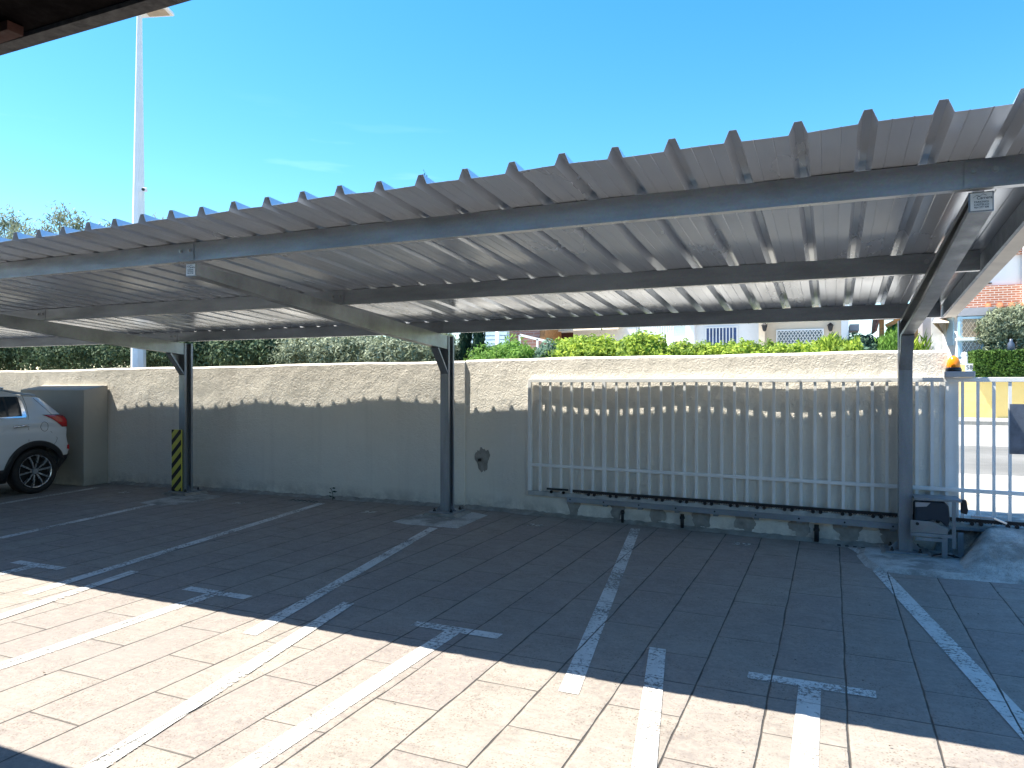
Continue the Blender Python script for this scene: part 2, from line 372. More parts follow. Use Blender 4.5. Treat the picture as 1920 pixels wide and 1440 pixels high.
for x in (-2.235, -4.305, -6.4, -8.5, -.105):     # the T marks of the middle row
    ln = {-.105: (-.05,)}
    yb = 1.0
    quad('bay_mark_stem', [(x-.055,4.118),(x+.055,4.118),(x+.055,yb),(x-.055,yb)])
    quad('bay_mark_bar', [(x-.315,4.12),(x+.315,4.12),(x+.315,4.215),(x-.315,4.215)])
for x in (-.96, -3.22, -5.43, -7.6, -9.7):
    quad(stroke, [(x-.05,4.36),(x+.05,4.36),(x+.62,1.2),(x+.51,1.2)], .0065)

def text_obj(name, body, size, mat, parent, M4, extrude=.001):
    cu = bpy.data.curves.new(name, 'FONT'); cu.body = body; cu.size = size; cu.align_x = 'CENTER'; cu.align_y = 'CENTER'; cu.extrude = extrude
    tmp = bpy.data.objects.new(name+'_tmp', cu); C.objects.link(tmp)
    me = bpy.data.meshes.new_from_object(tmp.evaluated_get(bpy.context.evaluated_depsgraph_get()))
    bpy.data.objects.remove(tmp); me.transform(M4)
    off = BASE[parent]; me.transform(Matrix.Translation(-off)); me.materials.clear(); me.materials.append(mat)
    o = bpy.data.objects.new(name, me); C.objects.link(o); o.parent = parent; BASE[o] = off
    return o
for s_, px, py in (('39', 1390, 1021), ('38', 1003, 985.5), ('37', 691, 961), ('36', 447, 944), ('35', 234, 924)):
    g = gd(px, py)
    text_obj('bay_number', s_, .17, M['paint'], ground, Matrix.Translation((g[0], g[1], .006)) @ Matrix.Diagonal((1.1, .9, 1, 1)), .001)

# little litter specks / dry leaves on the floor
def debris():
    b = MB()
    for i in range(70):
        x, y = RNG.uniform(-7, 1.2), RNG.uniform(2.6, 7.6); r = RNG.uniform(.004, .012); a = RNG.uniform(0, 6)
        b.add([(x+r*math.cos(a+k*1.7), y+r*.6*math.sin(a+k*1.7), .009+.004*(k%2)) for k in range(4)], [(0,1,2,3)])
    return tag(b.build('leaf_litter', M['bark']), 'tiny dry leaf fragments scattered over the paved parking floor', 'leaf litter', kind='stuff')
debris()

# ------------------------------------------------------------ perimeter walls
def wl(X): return 8.322 + .034*(X+4.34)            # front face, left section
def wr(X): return 8.35 - .088*(X+4.34)            # front face, right section
def wall_mesh(xs, fn, ztop, thick=.26):
    b = MB(); P = []
    for x in xs: P.append((x, fn(x)))
    n = len(P)
    fr = [[(x, y+.006*math.sin(x*3+z*2), z) for (x, y) in P] for z in (-.05, .4, .9, 1.4)]
    fr.append([(x, y, ztop(x)-.025) for (x, y) in P]); fr.append([(x, y+.03, ztop(x)) for (x, y) in P])
    fr.append([(x, y+thick-.03, ztop(x)) for (x, y) in P]); fr.append([(x, y+thick, ztop(x)-.02) for (x, y) in P]); fr.append([(x, y+thick, -.05) for (x, y) in P])
    b.grid(fr)
    for i in (0, n-1):
        idx = [r*n+i for r in range(len(fr))]; b.f.append(tuple(idx)); b.m.append(0)
    return b
xsL = list(np.linspace(-26, -4.335, 60)); xsR = list(np.linspace(-4.332, 1.0, 24))
ztl = lambda x: 1.905 + .0085*(x+4.34) + .006*math.sin(x*1.7) + .004*math.sin(x*5.1)
ztr = lambda x: 1.917 + .0012*(x+4.3) + .005*math.sin(x*2.1+1) + .003*math.sin(x*6)
wallL = wall_mesh(xsL, wl, ztl).build('boundary_wall', M['wall'])
tag(wallL, 'long cream rendered wall section left of the middle post, striped by carport shadow', 'wall')
wallR = wall_mesh(xsR, wr, ztr).build('boundary_wall', M['wall'])
tag(wallR, 'cream rendered wall section behind the open sliding gate', 'wall')
# rough mortar repairs on the right wall (children of it)
def blob(cx, z0, z1, w, seed, name='mortar_patch', yo=.004, yf=wr):
    r = random.Random(seed); n = 40; pts = []
    for k in range(n):
        a = 2*math.pi*k/n; rr = 1+.12*math.sin(3*a+seed)+.1*math.sin(5*a+seed*2)+r.uniform(-.1, .1)
        x = cx+w/2*math.cos(a)*rr; z = (z0+z1)/2+(z1-z0)/2*math.sin(a)*rr
        pts.append((x, max(.012, z)))
    b = MB(); c = (cx, (z0+z1)/2)
    vs = [(c[0], yf(c[0])-yo-.008, c[1])]+[(x, yf(x)-yo, z) for x, z in pts]+[(c[0]+(x-c[0])*.7, yf(x)-yo-.008, c[1]+(z-c[1])*.7) for x, z in pts]
    fs = [(0, 1+n+k, 1+n+(k+1)%n) for k in range(n)]+[(1+n+k, 1+k, 1+(k+1)%n, 1+n+(k+1)%n) for k in range(n)]
    return b.add(vs, fs).build(name, M['mortar'], wallR, smooth=True)
def gX(px, off=.0):
    r = ray(px, 900); t = (8.35-off-.088*4.34)/(r[1]+.088*r[0]); return r[0]*t
for i, (px, w) in enumerate(((1076,.16),(1157,.17),(1232,.18),(1315,.2),(1397,.21),(1500,.2),(1590,.24),(1675,.26))):
    blob(gX(px), .03, .27, w, i)
blob(gX(905), .49, .79, .20, 50)
MB().box(gX(902)-.008, gX(902)+.008, wr(-4)-.06, wr(-4)+.02, .615, .65).build('screw_hole', M['dark'], wallR)
# raised mortar fillet along the foot of both walls
def fillet(xs, fn, name, parent):
    b = MB(); rows = [[], [], []]
    for i, x in enumerate(xs):
        w = .075+.02*math.sin(x*7)+random.uniform(-.01, .01); h = .035+random.uniform(-.008, .01)
        rows[0].append((x, fn(x)-w, .002)); rows[1].append((x, fn(x)-w*.45, h*.7)); rows[2].append((x, fn(x)+.01, h+.01))
    return b.grid(rows).build(name, M['mortar'], parent, smooth=True)
fillet(np.linspace(-10.6, -4.34, 120), wl, 'mortar_fillet', wallL); fillet(np.linspace(-4.33, .7, 110), wr, 'mortar_fillet', wallR)

# rendered box pier left of the wall, behind the car
pier = MB().prism([(7.68, 0), (wl(-11.5)+.02, 0), (wl(-11.5)+.02, 1.585), (7.68, 1.505)], 'x', -12.25, -10.70).build('rendered_cabinet_pier', M['pier'], bevel=.012)
tag(pier, 'blocky grey rendered pier against the wall behind the white car', 'masonry pier')

# drain pipe stubs on the right wall
for i, (px, py0, py1) in enumerate(((1167,953,982),(1279,963,990),(1531,981,1012))):
    x = gX(px, .04); y = wr(x)-.035
    pe = empty('drain_pipe', (x, y, .0), ('short black drain pipe stub on the wall foot, leftmost of the three', 'short black drain pipe stub below the middle of the gate track', 'thicker black drain pipe stub nearest the right hand post')[i], 'pipe', 'drain pipe stubs under the gate track')
    MB().cyl((x, y, .01), (x, y, .155+.012*i), .017+.003*i, n=14).build('pipe', M['black'], pe, smooth=True)
    MB().cyl((x, y, .115), (x, y, .14), .024+.003*i, n=14).build('collar', M['grill'], pe, smooth=True)
# drain slots at the wall foot
for px0, px1, py, n, lab in ((545, 600, 938, 7, 'small slotted floor drain at the wall foot near the long bay line'), (1566, 1655, 1023, 6, 'slotted floor drain half covered by the concrete pad at the right post')):
    a, b_ = gd(px0, py), gd(px1, py+3)
    e = empty('floor_drain', ((a[0]+b_[0])/2, (a[1]+b_[1])/2, 0), lab, 'drain', 'slotted floor drains')
    MB().box(a[0], b_[0], a[1]-.05, a[1]+.06, .001, .007).build('frame', M['mortar'], e)
    fb = MB(); k = (b_[0]-a[0])/n
    for i in range(n): fb.box(a[0]+k*(i+.25), a[0]+k*(i+.7), a[1]-.035, a[1]+.05, .0072, .0085)
    fb.build('slots', M['dark'], e)
# weed growing at the wall foot
wx, wy = gd(624, 938)[:2]
we = empty('weed', (wx, wy, 0), 'small dark weed sprouting where the wall meets the paving', 'weed')
b = MB(); b.tube([(wx, wy, 0), (wx+.01, wy-.01, .08), (wx-.01, wy-.015, .16)], .004, 6); b.build('stem', M['lcyp'], we)
b = MB()
for dx, z, s_ in ((.05,.03,1),(-.04,.05,1),(.07,.115,1.2),(-.045,.10,.8),(.05,.165,1),(-.03,.155,.8)):
    b.add([(wx, wy-.015, z), (wx+dx*.6, wy-.03, z+.02*s_), (wx+dx*1.3, wy-.02, z+.012), (wx+dx*.7, wy-.01, z-.004)], [(0,1,2,3)])
b.build('leaves', M['lcyp'], we)

# ------------------------------------------------------------ concrete pads and ramp
def pad(pts, label, h=.02, top=.8):
    c = np.mean(pts, axis=0); n = len(pts); b = MB()
    low = [(x, y, .001) for x, y in pts]; up = [(c[0]+(x-c[0])*top, c[1]+(y-c[1])*top, h) for x, y in pts]
    b.add(low+up, [tuple(range(n, 2*n))]+[(i, (i+1)%n, n+(i+1)%n, n+i) for i in range(n)])
    return tag(b.build('concrete_pad', M['concrete'], bevel=.004), label, 'concrete pad', 'concrete pads under the carport posts')
def gp(l): return [gd(x, y)[:2] for x, y in l]
pad(gp([(735,978),(760,983),(858,991),(915,966),(880,959),(800,962)]), 'pale concrete patch under the middle carport post', .012, .9)
pad(gp([(262,943),(300,948),(345,946),(420,931),(380,926),(330,930)]), 'pale concrete patch under the hazard striped post', .012, .9)
pad([(x, y) for x, y in gp([(1612,1030),(1606,1042),(1622,1062),(1640,1070),(1700,1078),(1780,1086),(1850,1090),(1815,1050),(1790,1040),(1650,1024)])], 'rough trowelled concrete pad under the right hand post', .035, .86)
for px, py, lab in ((0,0,''),): pass
# ramp / mound of concrete up to the gate threshold
def sm(a, b, x):
    t = min(1, max(0, (x-a)/(b-a))); return t*t*(3-2*t)
xs = np.concatenate([np.linspace(.80, 2.2, 70), np.linspace(2.25, 9, 30)]); ys = np.linspace(6.55, 8.75, 90)
rows = []
for x in xs:
    row = []
    for y in ys:
        y0 = 6.86+.02*math.sin(x*5)
        edge = 1.02+.16*sm(7.0, 7.7, y)+.02*math.sin(y*9)     # left rim bends round the motor pit
        hz = (SZ-.02)*sm(y0, 7.72, y)**.8*sm(edge-.16, edge+.14, x)
        if y > 7.86: hz = (SZ+.0)*sm(.86, 1.0, x)+.02
        row.append((x, y, hz-.012+.006*math.sin(x*23+y*9)*math.sin(y*31)*(hz > .03)))
    rows.append(row)
ramp = MB().grid(rows).build('concrete_ramp', M['concrete'], smooth=True); tag(ramp, kind='structure')

# ------------------------------------------------------------ carport
def zr(Y): return 2.625-.079*(Y-3.87)          # underside of the sheet (trough level)
cp = empty('carport', (-4.27, 7.8, 0), 'long galvanised steel carport with ribbed zinc roof sheet over the parking bays', 'carport')
X0, X1 = -18.2, .935
def yf(X): return 3.312-.018*(X-.44)
def yr(X):
    if X > -4.75: return wr(X+.515)-.160
    dz = .89+.032*(-4.6-X); return wl(X+.5*dz)-.155*dz
# sheet cross section
prof = []
x = X1; pitch = .2688; k = 0
ph = -.131                                     # rib centre phase
ribs = [ph+pitch*i for i in range(-68, 5)]
pts = {round(X0, 3): 0.0, round(X1, 3): 0.0}
for rc in ribs:
    if rc-.04 < X0 or rc+.04 > X1: continue
    for dx, z in ((-.038, 0), (-.0155, .054), (.0155, .054), (.038, 0)): pts[round(rc+dx, 4)] = z
    for dx in (.085, .1344+.03): 
        if rc+dx+.006 < X1:
            pts[round(rc+dx, 4)] = 0.0; pts[round(rc+dx+.003, 4)] = .0028; pts[round(rc+dx+.006, 4)] = 0.0
px_ = sorted(pts)
NY = 14
rows = []
for X in px_:
    row = []; a, b_ = yf(X), yr(X)
    for j in range(NY+1):
        Y = a+(b_-a)*j/NY
        sag = .0025*math.sin(X*4.1+j*.7)+(.003*math.sin(X*9.0) if j == 0 else 0)
        row.append((X, Y, zr(Y)+pts[X]+sag+.001))
    rows.append(row)
roof = MB().grid(rows).build('roof_sheet', M['sheet'], cp, solid=.0012)
# C-section purlins
def purlin(Y, h=.132, x0=X0+.05, x1=.90):
    z = zr(Y)-.002; t = .004
    poly = [(Y, z-h), (Y+.055, z-h), (Y+.055, z-h+.018), (Y+.051, z-h+.018), (Y+.051, z-h+t), (Y+t, z-h+t), (Y+t, z-t), (Y+.055, z-t-.001), (Y+.055, z-.001), (Y, z)]
    b = MB().prism(poly, 'x', x0, x1); b.m[2] = 1; b.m[3] = 1  # underside and lip take brighter metal, imitating light bounced off the floor
    return b.build('purlin', [M['galvx'], M['plate']], cp)
for Y in (3.87, 5.63, 7.52): 
    pu = purlin(Y)
    # lap plates with bolts
    for X in (.63, -4.30, -8.6, -13.7):
        zb = zr(Y)-.002
        MB().box(X-.075, X+.085, Y-.0045, Y-.0005, zb-.128, zb-.012).build('lap_plate', M['galvx'], pu)
        for dx in (-.04, .045):
            bb = MB(); bb.cyl((X+dx, Y-.004, zb-.055), (X+dx, Y-.007, zb-.055), .016, n=14); bb.cyl((X+dx, Y-.006, zb-.055), (X+dx, Y-.016, zb-.055), .0105, n=6)
            bb.build('bolt', M['galv'], pu)
# tapered C-section beams with open side to -X
def beam(X, Ya=3.93, Yb=7.66):
    zt = lambda Y: zr(Y)-.136
    hh = lambda Y: .088+.075*min(1, (Y-Ya)/2.3)
    wdt = .095; t = .005
    b = MB(); n = 12; Ys = [Ya+(Yb-Ya)*i/n for i in range(n+1)]
    def strip(f0, f1, f2, f3):
        b.grid([[f0(y) for y in Ys], [f1(y) for y in Ys], [f2(y) for y in Ys], [f3(y) for y in Ys], [f0(y) for y in Ys]])
        for y, rev in ((Ya, 0), (Yb, 1)):
            b.add([f0(y), f1(y), f2(y), f3(y)], [(0,1,2,3) if rev else (3,2,1,0)])
    xa, xb = X-wdt/2, X+wdt/2
    strip(lambda y:(xa,y,zt(y)-t), lambda y:(xb,y,zt(y)-t), lambda y:(xb,y,zt(y)), lambda y:(xa,y,zt(y)))           # top flange
    strip(lambda y:(xa,y,zt(y)-hh(y)), lambda y:(xb,y,zt(y)-hh(y)), lambda y:(xb,y,zt(y)-hh(y)+t), lambda y:(xa,y,zt(y)-hh(y)+t))
    strip(lambda y:(xb-t,y,zt(y)-hh(y)+t), lambda y:(xb,y,zt(y)-hh(y)+t), lambda y:(xb,y,zt(y)-t), lambda y:(xb-t,y,zt(y)-t))  # web
    strip(lambda y:(xa,y,zt(y)-hh(y)+t), lambda y:(xa+t,y,zt(y)-hh(y)+t), lambda y:(xa+t,y,zt(y)-hh(y)+.028), lambda y:(xa,y,zt(y)-hh(y)+.028))
    strip(lambda y:(xa,y,zt(y)-.028), lambda y:(xa+t,y,zt(y)-.028), lambda y:(xa+t,y,zt(y)-t), lambda y:(xa,y,zt(y)-t))
    o = b.build('beam', M['galv'], cp)
    e = MB().box(xa-.002, xb+.002, Ya-.008, Ya-.001, zt(Ya)-hh(Ya)-.004, zt(Ya)+.0).build('end_plate', M['galv'], o)
    # maker's plate
    lz = zt(Ya)-.046; ly = Ya-.0125
    pl = MB().box(X-.043, X+.043, ly-.002, ly+.003, lz-.04, lz+.04).build('makers_plate', M['white'], o)
    T = lambda dx, dz: Matrix.Translation((X+dx, ly-.0025, lz+dz)) @ Matrix.Rotation(R(90), 4, 'X')
    for body, size, dx, dz in (('Carrera', .019, .012, .016), ('PARKINGS', .0125, 0, -.002), ('CASTELLO', .0125, 0, -.0145), ('964 277 408', .0115, 0, -.027)):
        text_obj('lettering', body, size, M['ink'], o, T(dx, dz), .0004)
    lg = MB(); pts_ = [(-.034,.018),(-.02,.029),(-.006,.024),(.006,.034),(.02,.026)]
    for p, q in zip(pts_[:-1], pts_[1:]): lg.bar((X+p[0], ly-.003, lz+p[1]), (X+q[0], ly-.003, lz+q[1]), .001, .0022, (0,1,0))
    lg.build('emblem', M['ink'], o)
    return o
PX = {.63: (7.70, .04), -4.30: (7.80, .042), -8.60: (7.75, .04), -13.7: (7.75, .0)}
for X, (PY, pz) in PX.items():
    beam(X, Yb=PY-.075)
    top = zr(PY)-.13
    b = MB(); w, d, t = .112, .15, .006      # H-section post: flanges face +-Y, web between
    b.box(X-w/2, X+w/2, PY-d/2, PY-d/2+t, pz, top); b.box(X-w/2, X+w/2, PY+d/2-t, PY+d/2, pz, top); b.box(X-.025, X-.025+t, PY-d/2+t, PY+d/2-t, pz, top)
    b.box(X+w/2-t, X+w/2, PY-d/2+t, PY-d/2+.035, pz, top); b.box(X+w/2-t, X+w/2, PY+d/2-.035, PY+d/2-t, pz, top)
    b.box(X-w/2, X-w/2+t, PY-d/2+t, PY+d/2-t, pz, top)
    post = b.build('post', M['galvp'], cp)
    # gusset bracket under the beam
    gz = top-.16
    MB().prism([(PY-.076, gz-.27), (PY-.076, gz), (PY-.30, gz+.018), (PY-.29, gz-.01)], 'x', X-.052, X-.046).prism([(PY-.30, gz+.02), (PY-.076, gz-.27), (PY-.076, gz-.30), (PY-.315, gz-.0)], 'x', X-.045, X+.05).build('gusset', M['galvp'], post)
    # base plate, stiffeners, anchor bolts
    bp = MB().box(X-.17, X+.17, PY-.16, PY+.16, pz, pz+.014)
    for sx_ in (-1, 1): bp.prism([(X+sx_*.057, pz+.014), (X+sx_*.057, pz+.10), (X+sx_*.135, pz+.03), (X+sx_*.135, pz+.014)], 'y', PY-.03, PY-.024)
    bpo = bp.build('base_plate', M['galvp'], post, bevel=.003)
    for sx_ in (-1, 1):
        for sy in (-1, 1): bb = MB(); bb.cyl((X+sx_*.115, PY+sy*.115, pz+.014), (X+sx_*.115, PY+sy*.115, pz+.03), .018, n=6); bb.cyl((X+sx_*.115, PY+sy*.115, pz+.03), (X+sx_*.115, PY+sy*.115, pz+.05), .009, n=8); bb.build('anchor_bolt', M['grill'], post)
    mb_ = MB(); mb_.prism([(X-.25, .001), (X-.20, pz), (X+.20, pz), (X+.25, .001)], 'y', PY-.21, PY+.18); mb_.build('mortar_bed', M['mortar'], post)
    if abs(X+8.6) < .01:
        # hazard striped guard board on the -Y side
        gx0, gx1, gyb = X-.165, X+.02, PY-.095
        g = MB().box(gx0, gx1, gyb-.01, gyb+.012, .03, .94).build('striped_guard', M['yellowp'], post)
        sb = MB()
        def clipz(poly, lim, sgn):
            out = []
            for i in range(len(poly)):
                p, q = poly[i-1], poly[i]; dp, dq = sgn*(p[1]-lim), sgn*(q[1]-lim)
                if dp*dq < 0: f = dp/(dp-dq); out.append((p[0]+(q[0]-p[0])*f, lim))
                if dq >= 0: out.append(q)
            return out
        for k in range(-1, 6):
            z = .02+k*.172
            poly = clipz(clipz([(gx0, z), (gx1, z+.185), (gx1, z+.185+.078), (gx0, z+.078)], .031, 1), .939, -1)
            if len(poly) > 2: sb.prism(poly, 'y', gyb-.0125, gyb-.0102)
        sb.build('black_stripes', M['ink'], g)
# right edge flashing
b = MB(); n = 10; rr = []
for j in range(n+1):
    Y = yf(X1)-.01+(yr(X1)-yf(X1)+.02)*j/n; z = zr(Y)
    rr.append([(X1-.10, Y, z+.052), (X1+.012, Y, z+.052), (X1+.014, Y, z-.105), (X1+.10, Y, z-.115), (X1+.102, Y, z-.10)])
b.grid(rr); b.build('edge_flashing', M['trim'], cp, solid=.0015)
b = MB(); rr = []
for j in range(n+1):
    Y = yf(X1)+.3+(yr(X1)-yf(X1)-.35)*j/n; z = zr(Y); rr.append([(X1-.02, Y, z-.01), (X1-.02, Y, z-.125), (X1+.0, Y, z-.125)])
b.grid(rr).build('edge_channel', M['galvx'], cp, solid=.003)

# steel tag hanging near the foot of the right post
tg = MB(); tg.bar((.705, 7.61, .20), (.74, 7.605, .165), .004, .026, (0,1,0))

# ------------------------------------------------------------ sliding gate
GO = .038                                        # gate centre in front of the wall face
def gy(X, off=0): return wr(X)-GO-off
ge = empty('sliding_gate', (-3.40, gy(-3.4), .28), 'white barred sliding gate rolled open along the wall and across the entrance', 'gate')
GX0, GX1 = -3.40, 6.2
def gbar(x0, z0, x1, z1, w, h, name=None, off=0, mat='gate'):
    b = MB(); b.bar((x0, gy(x0, off), z0), (x1, gy(x1, off), z1), w, h); return b
gbar(GX0, 1.64, GX1, 1.64, .04, .042).build('top_rail', M['gate'], ge, bevel=.003)
gbar(GX0, .615, GX1, .615, .036, .036).build('middle_rail', M['gate'], ge, bevel=.003)
gbar(GX0, .272, GX1, .302, .05, .055).build('bottom_rail', flat('grimy_gate_paint', (.42, .43, .42), .5, 0, .25, 9), ge, bevel=.003)
def vbar(X, w, z0=.29, z1=1.62, d=.024):
    return MB().bar((X, gy(X), z0), (X, gy(X), z1), d, w, (1, -.088, 0))
vbar(GX0+.02, .045, d=.04).build('end_stile', M['gate'], ge, bevel=.003)
vbar(-2.412, .042, d=.04).build('middle_stile', M['gate'], ge, bevel=.003)
vbar(GX1-.02, .045, d=.04).build('end_stile', M['gate'], ge, bevel=.003)
bx_ = [-3.241, -3.105, -2.964, -2.825, -2.689, -2.554, -2.265, -2.137, -2.005, -1.874, -1.74, -1.607, -1.477, -1.346, -1.21, -1.077, -.943, -.813, -.677, -.546, -.416, -.284, -.151, -.019, .109, .237, .365, .491, .618, .744, .868, .988, 1.111, 1.231, 1.353, 1.474]
bx_ += [1.474+.125*k for k in range(1, 37)]
first = None
for X in bx_:
    if first is None: first = vbar(X, .026); first = first.build('bar', M['gate'], ge); fX = X
    else:
        c = first.copy(); C.objects.link(c); c.parent = ge; c.location = (X-fX, gy(X)-gy(fX), 0)
# toothed rack with bolts, galvanised track
MB().bar((-3.14, gy(-3.14, .035), .338), (-2.86, gy(-2.86, .035), .342), .014, .022).build('rack_end', M['black'], ge)
rk = MB(); rk.bar((-2.80, gy(-2.8, .035), .335), (GX1-.3, gy(GX1-.3, .035), .365), .014, .03)
x = -2.78
while x < 3.4:
    rk.bar((x, gy(x, .038), .322+.0032*(x+2.8)), (x+.009, gy(x, .038), .322+.0032*(x+2.8)), .012, .012); x += .024
rko = rk.build('gear_rack', M['black'], ge)
for k in range(30):
    x = -3.08+k*.16 if k < 2 else -2.6+(k-2)*.27
    for dx in (0, .07 if k > 1 else 0):
        bo = MB(); bo.cyl((x+dx, gy(x, .028), .305+.0032*(x+3)), (x+dx, gy(x, .046), .305+.0032*(x+3)), .018, n=10); bo.build('rack_bolt', M['black'], rko)
hb = MB(); X = 1.32; hb.bar((X-.16, gy(X, .10), .40), (X+.01, gy(X, .10), .395), .02, .022); hb.bar((X+.01, gy(X, .10), .395), (X+.12, gy(X, .06), .345), .02, .02); hb.build('stop_arm', M['plate'], ge, bevel=.004)
spx = MB().box(1.47, 2.3, gy(1.8)+.012, gy(1.8)+.02, .97, 1.42); spx.build('backing_plate', flat('mottled_blue_plate', (.16, .19, .25), .35, .5, .35, 8), ge)
tr = empty('gate_track', (-2.88, gy(-2.88, .03), .2), 'galvanised channel track bolted low on the wall beneath the sliding gate', 'gate track')
b = MB()
xa, xb, zt_, dz = -2.87, .64, .205, .004
for (oy, w, z, h) in ((.045, .05, 0, .004), (.045, .05, .052, .004), (.068, .004, .026, .056)):
    b.bar((xa, gy(xa, oy-.02), zt_+z), (xb, gy(xb, oy-.02), zt_+z+dz), w, h)
b.build('channel', M['galvx'], tr)
for x in np.linspace(xa+.05, xb-.1, 9): MB().bar((x, wr(x)+.0, .19), (x, gy(x, .02), .19), .05, .02).build('bracket', M['galvp'], tr)
for x in np.linspace(xa+.04, xb-.1, 9): MB().cyl((x, gy(x, .045), .235), (x, gy(x, .055), .235), .009, n=8).build('track_bolt', M['grill'], tr)
b = MB(); b.bar((.66, gy(.66, .05), .245), (1.0, gy(1.0, .05), .262), .05, .05); b.bar((1.0, gy(1.0, .02), .265), (6.3, gy(6.3, .02), .305), .09, .02)
b.build('threshold_rail', M['galvp'], tr)

# gate guide post with control head and amber beacon
gx = 1.07; gyy = gy(gx)
gp_ = empty('gate_guide_post', (gx, wr(gx)-.02, SZ), 'white square steel post at the wall end that guides the sliding gate', 'gate post')
MB().box(.985, 1.09, wr(1.0)+.005, wr(1.0)+.10, .25, 1.655).build('tube', M['gate'], gp_, bevel=.004)
MB().box(.93, .983, wr(1.0)-.0, wr(1.0)+.03, .25, 1.645).build('wall_angle', M['gate'], gp_, bevel=.003)
MB().box(.96, 1.20, gyy-.09, gyy+.12, 1.663, 1.716).build('guide_head', flat('grey_painted_steel', (.38, .40, .44), .45, 0, .08), gp_, bevel=.006)
bn = empty('warning_beacon', (1.03, gyy, 1.716), 'orange dome warning beacon on top of the gate guide post', 'beacon')
c_ = Vector((1.04, gyy, 1.716))
MB().lathe([(.0, .001), (.064, .001), (.069, .014), (.057, .038), (.037, .047), (0, .05)], c_, n=28).build('base', M['black'], bn, smooth=True)
MB().lathe([(.055, .034), (.058, .052), (.055, .08), (.048, .105), (.036, .128), (.018, .143), (0, .148)], c_, n=28).build('lens', M['amber'], bn, smooth=True)

# gate motor on its frame
mo = empty('gate_motor', (.86, 7.68, .1), 'dark blue gate motor on a steel frame right of the front post', 'gate motor')
my = gy(.86, .16)
MB().prism([(.70, .33), (.70, .50), (.74, .535), (.93, .535), (.965, .50), (.975, .37), (.955, .31), (.90, .36), (.84, .37)], 'y', my-.16, my+.06).build('housing', M['motor'], mo, bevel=.012)
MB().prism([(.66, .25), (.66, .36), (.84, .355), (.955, .30), (.955, .25)], 'y', my-.172, my-.163).build('front_plate', M['galv'], mo, bevel=.002)
MB().cyl((.715, my-.172, .33), (.715, my-.18, .33), .014, n=12).build('lock', M['black'], mo)
MB().prism([(.70, .48), (.70, .525), (.82, .525), (.79, .49)], 'y', my-.166, my-.161).build('badge_panel', M['grey'], mo)
MB().box(.69, 1.06, my-.19, my+.08, .545, .566).build('cover_plate', M['galvp'], mo, bevel=.002)
sb = MB(); sb.bar((1.0, my-.185, .55), (1.0, my-.18, .13), .03, .008, (0,1,0)); sb.bar((.93, my-.16, .24), (.93, my-.16, .0), .045, .03, (0,1,0)); sb.bar((1.08, my+.03, .24), (1.08, my+.03, .0), .045, .03, (0,1,0)); sb.bar((.66, my-.175, .235), (1.0, my-.175, .235), .02, .03); sb.bar((.70, my-.17, .195), (.93, my-.17, .195), .02, .03)
sb.build('frame', M['galvp'], mo)
MB().prism([(1.075, .43), (1.075, .55), (1.115, .55), (1.13, .46), (1.12, .42)], 'y', my-.05, my+.0).build('limit_switch', M['black'], mo, bevel=.005)
cb = MB(); cb.tube([(.80, my-.15, .01), (.84, my-.16, .05), (.92, my-.14, .07), (1.0, my-.12, .05), (1.07, my-.1, .015)], .008); cb.tube([(1.0, my-.12, .06), (1.06, my-.1, .03), (1.12, my-.1, .02)], .007); cb.build('cable', M['black'], mo, smooth=True)
tgo = tg.build('steel_tag', M['plate']); tag(tgo, 'tiny bright metal tag dangling beside the foot of the right hand post', 'tag')

# ------------------------------------------------------------ near eave overhead (top left)
ev = empty('eave_roof', (-4, 1.0, 2.6), 'dark timber eave of the roof overhead in the top left corner', 'roof')
YE, ZE = 1.590, 2.744
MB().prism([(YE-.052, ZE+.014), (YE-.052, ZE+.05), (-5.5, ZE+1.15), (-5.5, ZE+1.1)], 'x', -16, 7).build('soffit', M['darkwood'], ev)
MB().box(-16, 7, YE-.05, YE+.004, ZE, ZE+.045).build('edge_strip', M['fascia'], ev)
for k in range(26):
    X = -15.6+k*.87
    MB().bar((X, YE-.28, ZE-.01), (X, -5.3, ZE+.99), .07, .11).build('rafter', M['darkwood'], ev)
MB().bar((-2.9, YE-.09, ZE-.0), (-2.40, YE-.10, ZE-.0), .05, .03).build('beam_end', M['redwood'], ev)
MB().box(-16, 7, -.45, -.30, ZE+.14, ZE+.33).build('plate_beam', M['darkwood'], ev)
MB().box(-16, 7, -5.75, -5.5, 0, ZE+1.12).build('sky_blocker_wall', M['pier'], ev)  # unseen wall added behind the camera to cut low sky fill

# ------------------------------------------------------------ white SUV
CX = -10.62; YR = 7.36; LEN = 4.15; HW = .86
def interp(tab, u):
    for (a, va), (b_, vb) in zip(tab[:-1], tab[1:]):
        if u <= b_: return va+(vb-va)*max(0, (u-a))/(b_-a)
    return tab[-1][1]
ROOF = [(0, 1.395), (.38, 1.42), (.66, 1.484), (.98, 1.53), (1.5, 1.565), (2.0, 1.55), (2.35, 1.49), (3.0, 1.06), (3.5, .99), (3.95, .88), (4.15, .72)]
REAR = [(a, b-.10) for a, b in [(.2, .20), (.33, .15), (.50, .03), (.60, 0), (.66, .01), (.80, .045), (.95, .035), (1.06, .035), (1.10, .06), (1.145, .13), (1.25, .235), (1.42, .42), (1.6, .48)]]
UW = (.46, 3.08); WR_ = .33
def arch(u, r):
    z = 0
    for uc in UW:
        if abs(u-uc) < r: z = max(z, .32+math.sqrt(r*r-(u-uc)**2))
    return z
